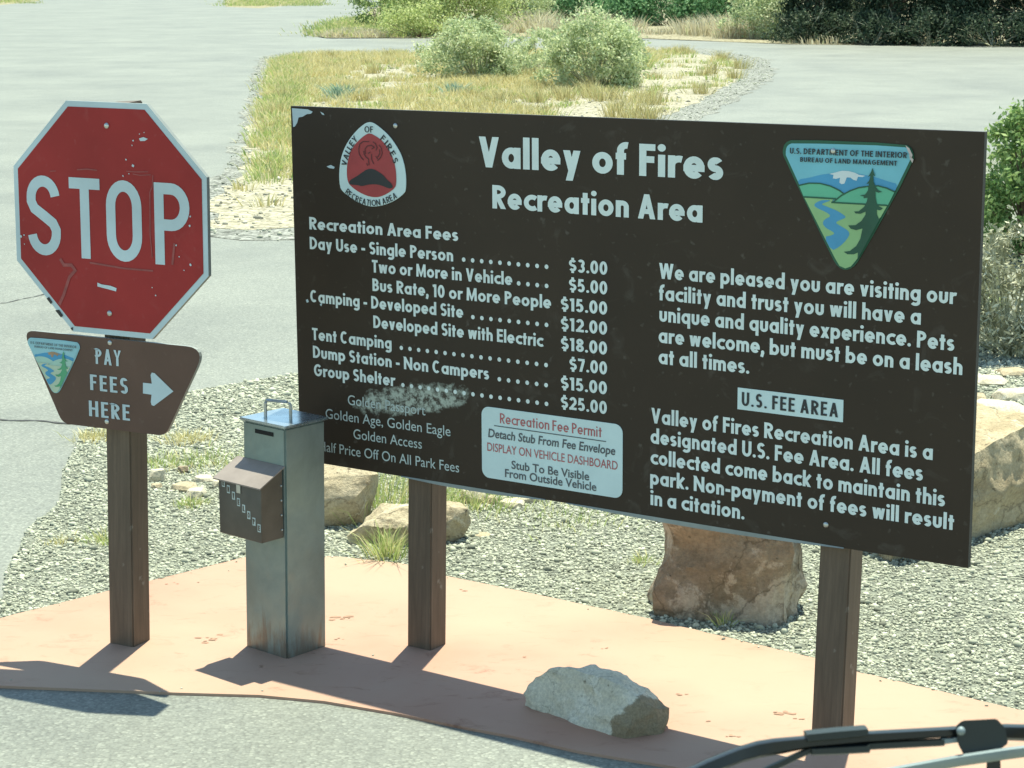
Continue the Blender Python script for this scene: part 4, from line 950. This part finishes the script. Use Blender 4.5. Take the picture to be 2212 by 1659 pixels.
t_mount = [(1.887, 1.065), (1.925, 1.072), (1.958, 1.082), (1.994, 1.088), (2.043, 1.095), (2.089, 1.089), (2.130, 1.083), (2.167, 1.073), (2.195, 1.068), (2.187, 1.045), (2.165, 1.050), (2.058, 1.030), (2.036, 1.026), (1.970, 1.045), (1.895, 1.047)][::-1]
t_hl = [(1.893, 1.049), (1.925, 1.057), (1.959, 1.058), (1.992, 1.052), (2.020, 1.041), (2.034, 1.032), (2.010, 1.017), (1.909, 1.017)]
t_hr = [(2.000, 1.006), (2.026, 1.027), (2.053, 1.042), (2.079, 1.052), (2.112, 1.058), (2.138, 1.060), (2.163, 1.055), (2.187, 1.046), (2.168, 1.008)]
t_mead = [(1.911, 1.015), (2.002, 1.017), (1.996, 1.005), (2.166, 1.006), (2.079, .850), (2.061, .828), (2.044, .821), (2.026, .827), (2.011, .848)][::-1]
t_river = [(1.971, 1.012), (1.996, 1.012), (1.980, 1.006), (1.963, .999), (1.983, .993), (2.016, .983), (2.038, .971), (2.042, .965), (2.022, .957), (2.009, .949), (2.028, .940), (2.050, .929), (2.055, .919), (2.046, .903), (2.024, .881), (2.000, .868), (1.976, .907), (1.996, .911), (2.009, .918), (2.001, .924), (1.981, .932), (1.970, .944), (1.975, .956), (1.997, .967), (1.980, .978), (1.955, .986), (1.941, .994), (1.949, 1.004)][::-1]
t_tree = [(2.119, 1.110), (2.123, 1.098), (2.128, 1.087), (2.122, 1.089), (2.124, 1.070), (2.131, 1.056), (2.139, 1.048), (2.150, 1.044), (2.139, 1.041), (2.130, 1.044), (2.131, 1.026), (2.137, 1.006), (2.154, .998), (2.146, .992), (2.136, .993), (2.137, .979), (2.143, .968), (2.149, .974), (2.081, .849), (2.082, .869), (2.069, .863), (2.050, .862), (2.038, .868), (2.057, .872), (2.076, .887), (2.088, .908), (2.094, .938), (2.075, .932), (2.058, .935), (2.050, .944), (2.072, .946), (2.090, .959), (2.102, .977), (2.102, .986), (2.087, .979), (2.072, .979), (2.067, .984), (2.081, .986), (2.097, .999), (2.105, 1.015), (2.107, 1.025), (2.095, 1.023), (2.095, 1.028), (2.083, 1.030), (2.099, 1.034), (2.107, 1.045), (2.110, 1.065), (2.102, 1.064), (2.110, 1.073), (2.114, 1.087), (2.106, 1.084), (2.112, 1.092), (2.116, 1.100)][::-1]
PAL = dict(border=M['bgreen'], sky=M['skyblue'], mount=M['midblue'], snow=M['snow'], hill=M['hillgreen'], mead=M['meadow'], tree=M['treegreen'])
tri, tz = tri_emblem(sign, smooth_poly(t_out, 1), smooth_poly(t_in, 1), t_snow, smooth_poly(t_mount, 1), t_hl, t_hr, t_mead, smooth_poly(t_river, 1), t_tree, PAL, .0008)
onboard(tri)
lettering(place_text('U.S. DEPARTMENT OF THE INTERIOR', 1.863, 2.221, 1.1385, .0165, .17, .85, .12, 1.1405, tz) + place_text('BUREAU OF LAND MANAGEMENT', 1.896, 2.192, 1.1165, .0135, .17, .85, .12, 1.1185, tz), M['black'], tri)
polysmesh('peeled_paint', [[(x, y, tz + .001) for x, y in p] for p in ([(2.216, 1.176), (2.228, 1.168), (2.238, 1.150), (2.234, 1.140), (2.228, 1.152)], [(2.228, 1.150), (2.241, 1.138), (2.238, 1.128), (2.230, 1.140)])], M['scratch'], tri)
# fee permit plate
per = onboard(plate('permit_plate', rrect(.774, .0432, 1.307, .279, .028), M['paper'], sign, .0008, .0028))
lettering(place_text('Recreation Fee Permit', .8466, 1.2313, .2305, .0335, .13, .8), M['redprint'], per, 'lettering').location.z = .0022
lettering([[(.824, .2185, .004), (1.248, .2175, .004), (1.248, .2205, .004), (.824, .2215, .004)]], M['greyprint'], per, 'underline')
lettering(font_polys('DISPLAY ON VEHICLE DASHBOARD', .7963, 1.2901, .1337, .029, .004, .004), M['redprint'], per)
lettering(font_polys('Detach Stub From Fee Envelope', .8001, 1.2813, .18, .029, .018, .004, .12) + font_polys('Stub To Be Visible', .8908, 1.1858, .0862, .028, .016, .004) + font_polys('From Outside Vehicle', .8652, 1.2126, .0555, .028, .016, .004), M['greyprint'], per)
fa = onboard(plate('fee_area_plate', [(1.705, .374), (2.047, .374), (2.047, .4395), (1.705, .4395)], M['paper'], sign, .0008, .0024))
lettering(place_text('U.S. FEE AREA', 1.7195, 2.032, .3865, .0415, .155, .72, .14, z=.0036), M['black'], fa)
# posts of the board
for s_, lab in ((.447, None), (1.968, None)):
    o = obj('post', post_bm(.099, .09, -.03, .5961 + BH - .014), M['post'], sign, 40); o.location = (s_ + .045, .021, 0); o.rotation_euler = (0, rad(.9), 0)

# ------------------------------------------------------------------ stop sign with the pay sign below it on one post
SY = -0.4399
stop = thing('stop_sign', 'weathered red octagonal stop sign above a brown pay fees sign on one post', 'sign', (-1.3133, 6.6107, 0), SY)
SM = Matrix.Translation((0, 0, 1.4644)) @ Matrix.Rotation(.006, 4, 'Y') @ Matrix.Rotation(rad(90), 4, 'X') @ Matrix.Rotation(rad(-.5), 4, 'X')
def onstop(o): o.matrix_local = SM; return o
a_, c_ = .762, .762 / 2 * math.tan(math.pi / 8)
octo = lambda s: [(c_ * s, -a_ / 2 * s), (a_ / 2 * s, -c_ * s), (a_ / 2 * s, c_ * s), (c_ * s, a_ / 2 * s), (-c_ * s, a_ / 2 * s), (-a_ / 2 * s, c_ * s), (-a_ / 2 * s, -c_ * s), (-c_ * s, -a_ / 2 * s)]
sp_ = onstop(plate('stop_panel', octo(1.0), M['stopwhite'], stop, -.016, 0, M['edge']))
plate('red_face', octo(.951), M['stopred'], sp_, .0004, .0014)
def gothic(c, W, H, w_):
    h = w_ / 2; l, r_, m = h, W - h, W / 2; rx = m - h; out = []
    st = lambda pts, cl=False, ex=False: out.append((pts, cl, ex))
    if c == 'S':
        ry = rx * 1.15; st(arc(m, H - h - ry, rx, ry, 8, 180, 14) + [(l, H - h - ry - .012), (l + .012, H * .585), (m, H * .5), (r_ - .012, H * .41), (r_, h + ry + .012)] + arc(m, h + ry, rx, ry, 0, -172, 14))
    if c == 'T': st([(l, H - h), (r_, H - h)], False, True); st([(m, h), (m, H - h)], False, True)
    if c == 'O':
        ry = rx * 1.3; st(arc(m, H - h - ry, rx, ry, 0, 180, 14) + arc(m, h + ry, rx, ry, 180, 360, 14), True)
    if c == 'P':
        st([(l, h), (l, H - h)], False, True); y0, y1 = H * .42 + h, H - h; ry = (y1 - y0) / 2
        st([(l, y1), (r_ - ry * .9, y1)] + arc(r_ - ry * .9, y0 + ry, ry * .9, ry, 90, -90, 14)[1:-1] + [(r_ - ry * .9, y0), (l, y0)])
    return [(i, q) for i, (p, cl, ex) in enumerate(out) for q in stroke_polys(p, cl, ex, w_, 0, H)]
polys = []
for c, x0, x1 in (('S', -.329, -.194), ('T', -.155, -.033), ('O', -.009, .130), ('P', .180, .315)):
    polys += [[(x + x0, y - .1325, .0026 + i * .00012) for x, y in q] for i, q in gothic(c, x1 - x0, .265, .0365)]
polysmesh('lettering', polys, M['stopwhite'], sp_)
rr = random.Random(5); sc = []
def blob(x, y, r_, z=.0032, n=9): return [(x + math.cos(k / n * 6.283) * r_ * rr.uniform(.6, 1.2), y + math.sin(k / n * 6.283) * r_ * rr.uniform(.5, 1.1), z) for k in range(n)]
for x, y, q in ((.105, .262, .004), (.13, .285, .003), (.148, .29, .003), (.10, .247, .0035), (.075, .20, .004), (.102, .182, .007), (.062, .147, .004), (.085, .155, .003), (.318, .03, .004), (.315, .0, .005), (.262, -.066, .004), (.272, -.102, .004), (.315, -.125, .006), (.29, -.145, .003), (.165, -.21, .003), (.178, -.235, .004), (-.36, -.075, .008), (-.345, -.07, .004), (-.345, -.1, .003)):
    sc.append(blob(x, y, q * .8))
sc.append([(-.052, -.209, .003), (-.035, -.214, .003), (.0, -.216, .003), (.024, -.222, .003), (.022, -.233, .003), (-.01, -.228, .003), (-.052, -.222, .003)])
sc.append([(.128, .270, .003), (.145, .275, .003), (.162, .270, .003), (.15, .263, .003), (.132, .262, .003)])
polysmesh('paint_chips', sc, M['stopwhite'], sp_)
rb = ribbon([(.075, .163), (.11, .162), (.16, .165)], .003, .003) + ribbon([(.10, .155), (.13, .152), (.17, .156)], .003, .003) + ribbon([(.178, .155), (.176, .12), (.165, .10), (.162, -.04), (.168, -.11)], .004, .003) + ribbon([(-.20, -.14), (-.185, -.16), (-.155, -.158), (-.14, -.175), (-.165, -.20), (-.19, -.26), (-.21, -.295)], .011, .003) + ribbon([(-.23, .148), (-.205, .15)], .003, .003) + ribbon([(-.12, .158), (-.08, .162), (-.04, .160)], .004, .003) + ribbon([(.255, -.06), (.245, -.13)], .008, .003) + ribbon([(-.08, -.145), (.06, -.155), (.17, -.155)], .006, .003)
polysmesh('scuff_marks', rb, M['rub'], sp_)
polysmesh('chipped_edge', [[(x, y, .0022) for x, y in q] for q in ([(-.262, -.278), (-.245, -.296), (-.238, -.288), (-.252, -.272)], [(-.228, -.315), (-.205, -.338), (-.196, -.330), (-.212, -.312)], [(-.168, -.37), (-.160, -.38), (-.157, -.366)])], M['dark'], sp_)
for x, y in ((.002, .306), (-.007, -.308)): bolt(sp_, x, y, .002, .010)
# pay fees panel (tapered, rounded corners)
pc = [(-.365, -.392), (.368, -.392), (.203, -.699), (-.212, -.699)]
def round_corners(pts, rads, n=6):
    out = []
    for i, p in enumerate(pts):
        a, b = Vector(pts[i - 1]), Vector(pts[(i + 1) % len(pts)]); p = Vector(p); r_ = rads[i]; p0 = p + (a - p).normalized() * r_; p1 = p + (b - p).normalized() * r_
        for k in range(n + 1):
            t = k / n; out.append(tuple(p0 * (1 - t) ** 2 + p * 2 * t * (1 - t) + p1 * t * t))
    return out
pay = onstop(plate('pay_panel', round_corners(pc[::-1], [.03, .03, .075, .05]), M['paybrown'], stop, -.010, .004, M['edge']))
PZ = .0056
for s, u0, u1, v in (('PAY', -.066, .035, -.4815), ('FEES', -.0915, .0605, -.572), ('HERE', -.0995, .0655, -.6615)):
    lettering(place_text(s, u0, u1, v, .053, .135, .60, .13, z=PZ), M['stopwhite'], pay)
polysmesh('arrow', [[(x, y, PZ) for x, y in [(.120, -.564), (.154, -.565), (.150, -.590), (.153, -.600), (.162, -.602), (.240, -.546), (.168, -.492), (.157, -.491), (.152, -.500), (.156, -.528), (.121, -.528)]]], M['stopwhite'], pay)
def remap(lst):   # the board emblem fitted to the small emblem
    return [(-.2355 + (x - 2.0395) * .534, -.4135 + (y - 1.18) * .503) for x, y in lst]
PAL2 = dict(border=M['fadeblue'], sky=M['fadeblue'], mount=M['midblue'], snow=M['rust'], hill=M['fadehill'], mead=M['fademeadow'], tree=M['fadetree'])
te, tz2 = tri_emblem(pay, remap(smooth_poly(t_out, 1)), remap(smooth_poly(t_in, 1)), remap(t_snow), remap(smooth_poly(t_mount, 1)), remap(t_hl), remap(t_hr), remap(t_mead), remap(smooth_poly(t_river, 1)), remap(t_tree), PAL2, .0048, False)
lettering(place_text('U.S. DEPARTMENT OF THE INTERIOR', -.329, -.139, -.435, .0085, .15, .85, .12, z=tz2) + place_text('BUREAU OF LAND MANAGEMENT', -.312, -.155, -.4465, .007, .15, .85, .12, z=tz2), M['greyprint'], te)
for x, y in ((-.008, -.406), (-.029, -.674)): bolt(pay, x, y, .004, .009)
o = obj('post', post_bm(.102, .095, -.03, 1.4644 + .374), M['post'], stop, 40); o.location = (-.036, .026, 0); o.rotation_euler = (0, rad(1.5), rad(-2))

# ------------------------------------------------------------------ fee tube with envelope box
tube = thing('fee_deposit_tube', 'square grey steel fee deposit tube with lift handle and brown envelope box', 'deposit box', (-.775, 6.655, 0), rad(-41))
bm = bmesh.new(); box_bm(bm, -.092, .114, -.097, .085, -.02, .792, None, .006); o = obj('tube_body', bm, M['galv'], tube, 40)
for v in o.data.vertices: v.co.x += (v.co.z) * .016
bm = bmesh.new(); box_bm(bm, -.100, .126, -.106, .094, .794, .803, None, .003)
lid = obj('lid', bm, M['lidmetal'], tube, 40); lid.location = (.012, 0, 0)
bm = bmesh.new(); hp = [Vector((-.048, 0, .80)), Vector((-.048, 0, .848)), Vector((-.044, 0, .857)), Vector((-.036, 0, .861)), Vector((.036, 0, .861)), Vector((.044, 0, .857)), Vector((.048, 0, .848)), Vector((.048, 0, .80))]
stems_bm(bm, [(hp, .0058, .0058)]); h_ = obj('handle', bm, M['bolt'], lid, 60); h_.location = (.01, -.03, 0); h_.rotation_euler = (0, 0, rad(18))
bm = bmesh.new(); box_bm(bm, -.03, .06, -.0990, -.0965, .758, .772, None, .001); obj('slot', bm, M['slot'], tube).location = (.012, 0, 0)
# envelope box: front face, sides, sloping roof with overhang
ex0, ex1, ey0, ey1, ez0, ez1, ez2 = -.096, .112, -.195, -.0985, .422, .612, .660
bm = bmesh.new()
vv = [bm.verts.new(p) for p in ((ex0, ey0, ez0), (ex1, ey0, ez0), (ex1, ey1, ez0), (ex0, ey1, ez0), (ex0, ey0, ez1), (ex1, ey0, ez1), (ex1, ey1, ez2), (ex0, ey1, ez2))]
for q in ((0, 1, 5, 4), (1, 2, 6, 5), (2, 3, 7, 6), (3, 0, 4, 7), (4, 5, 6, 7), (3, 2, 1, 0)): bm.faces.new([vv[i] for i in q])
bmesh.ops.bevel(bm, geom=bm.edges[:], offset=.0015, segments=1, affect='EDGES')
eb = obj('envelope_box', bm, M['bronze'], tube, 40)
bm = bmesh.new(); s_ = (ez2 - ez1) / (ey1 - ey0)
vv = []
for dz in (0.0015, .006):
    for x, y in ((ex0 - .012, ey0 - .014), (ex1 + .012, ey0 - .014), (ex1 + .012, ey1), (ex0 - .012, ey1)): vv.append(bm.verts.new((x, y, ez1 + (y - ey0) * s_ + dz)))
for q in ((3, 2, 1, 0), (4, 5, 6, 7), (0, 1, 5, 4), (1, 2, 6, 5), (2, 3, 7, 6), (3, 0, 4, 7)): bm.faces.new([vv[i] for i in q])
obj('roof', bm, M['sheenroof'], eb)
for k, c in enumerate('ENVELOPE'):
    cx_, cz_ = -.0705 + k * .0245, .597 - k * .0178
    tl = polysmesh('letter_tile', [[(cx_ - .0075, ey0 - .001, cz_ - .0135), (cx_ + .0075, ey0 - .001, cz_ - .0135), (cx_ + .0075, ey0 - .001, cz_ + .0135), (cx_ - .0075, ey0 - .001, cz_ + .0135)]], M['thinletters'], eb)
    pl = place_text(c, cx_ - .0048, cx_ + .0048, cz_ - .0095, .019, .24, .8)
    polysmesh('lettering', [[(x, ey0 - .0012 - z * .2, y) for x, y, z in q] for q in pl], M['bronze'], tl)
    if c in 'EL': pass
bm = bmesh.new(); box_bm(bm, -.004, .016, ey0 - .004, ey0 - .0005, .575, .604, None, .001); obj('latch', bm, M['bolt'], eb)
bm = bmesh.new()
for zz in (.45, .50, .55, .60):
    r_ = bmesh.ops.create_uvsphere(bm, u_segments=8, v_segments=6, radius=.004)
    for v in r_['verts']: v.co += Vector((ex1 + .001, ey1 - .008, zz))
obj('rivets', bm, M['bolt'], eb, 60)

# ------------------------------------------------------------------ windscreen wiper of the visitor's vehicle, close to the lens
WD = 1.6
def wc(x, y, dd=0.0): return D((2650 + x / 1.6006) * .5486, (2750 + y / 1.6006) * .5486, WD + dd)
WS = WD / FPX * .5486 / 1.6006      # metres per close-up pixel
wip = thing('windscreen_wiper', 'black windscreen wiper arm and blade close to the lens at lower right', 'wiper', tuple(wc(1200, 300)))
WI = Vector(wip.location)
def bar(name, pts, hts, thick, m, bev=.0012):
    """bent bar: centre line in the close-up, height per point, thickness along the view"""
    bm = bmesh.new(); prev = None; n = len(pts)
    for i, (x, y, dd) in enumerate(pts):
        a = wc(*pts[max(i - 1, 0)][:2]); b = wc(*pts[min(i + 1, n - 1)][:2]); t = (b - a).normalized(); nn = CF.cross(t).normalized(); c = wc(x, y, dd); hh = hts[i] * .88 * WS / 2
        ring = [bm.verts.new(c + nn * (sy * hh) + CF * (sz * thick / 2) - WI) for sy, sz in ((-.8, -1), (.55, -1), (1, -.45), (1, .45), (.55, 1), (-.8, 1), (-1, .4), (-1, -.4))]
        if prev:
            for k in range(8): bm.faces.new((prev[k], prev[(k + 1) % 8], ring[(k + 1) % 8], ring[k]))
        else: bm.faces.new(ring)
        prev = ring
    bm.faces.new(prev[::-1]); bmesh.ops.recalc_face_normals(bm, faces=bm.faces)
    return obj(name, bm, m, wip, 50)
bar('arm', [(-80, 560, -.06), (110, 486, -.04), (230, 430, -.03), (330, 388, -.02), (430, 350, -.01), (540, 320, 0), (640, 304, 0), (840, 274, 0), (1220, 242, 0), (1700, 212, 0), (1850, 205, .01), (2100, 212, .02), (2300, 218, .03), (2600, 240, .05)], [110, 105, 104, 104, 106, 112, 112, 84, 76, 66, 70, 112, 116, 110], .014, M['wiper'])
bar('washer_hose', [(420, 560, 0), (600, 446, 0), (700, 402, 0), (790, 358, 0), (860, 328, 0), (1000, 312, 0), (1230, 300, 0), (1500, 285, 0), (1705, 274, 0)], [46, 48, 48, 46, 46, 46, 52, 54, 54], .008, M['wiperplastic'])
bar('hose_fitting', [(1690, 268, 0), (1745, 264, 0), (1795, 258, 0)], [50, 40, 40], .007, M['blade'])
bar('clip', [(836, 240, -.002), (1030, 222, -.002), (1218, 204, -.002)], [70, 74, 66], .020, M['wiperplastic'])
bar('clip', [(868, 330, -.002), (1050, 322, -.002), (1232, 312, -.002)], [56, 62, 62], .014, M['wiperplastic'])
def slab(name, pts, thick, m):
    bm = bmesh.new(); a = [bm.verts.new(wc(x, y, -.008) - WI) for x, y in pts]; b = [bm.verts.new(wc(x, y, -.008 + thick) - WI) for x, y in pts]
    bm.faces.new(a); bm.faces.new(b[::-1]); n = len(pts)
    for i in range(n): bm.faces.new((a[i], b[i], b[(i + 1) % n], a[(i + 1) % n]))
    bmesh.ops.recalc_face_normals(bm, faces=bm.faces); bmesh.ops.bevel(bm, geom=bm.edges[:], offset=.0008, segments=2, affect='EDGES'); return obj(name, bm, m, wip, 40)
slab('pivot_clip', [(1782, 175), (1822, 140), (2040, 128), (2096, 190), (2112, 285), (2062, 320), (1832, 356), (1795, 285)], .022, M['wiperplastic'])
bm = bmesh.new(); bmesh.ops.create_uvsphere(bm, u_segments=14, v_segments=8, radius=.0035)
for v in bm.verts: v.co += wc(1815, 205, -.010) - WI
obj('rivet', bm, M['blade'], wip, 60)
slab('blade_link', [(1978, 360), (2062, 360), (2070, 520), (1972, 520)], .010, M['wiper'])
bar('blade', [(1100, 520, -.012), (1500, 446, -.012), (1800, 392, -.012), (2120, 345, -.012), (2400, 310, -.012), (2800, 275, -.012)], [74, 76, 78, 80, 80, 78], .008, M['blade'])
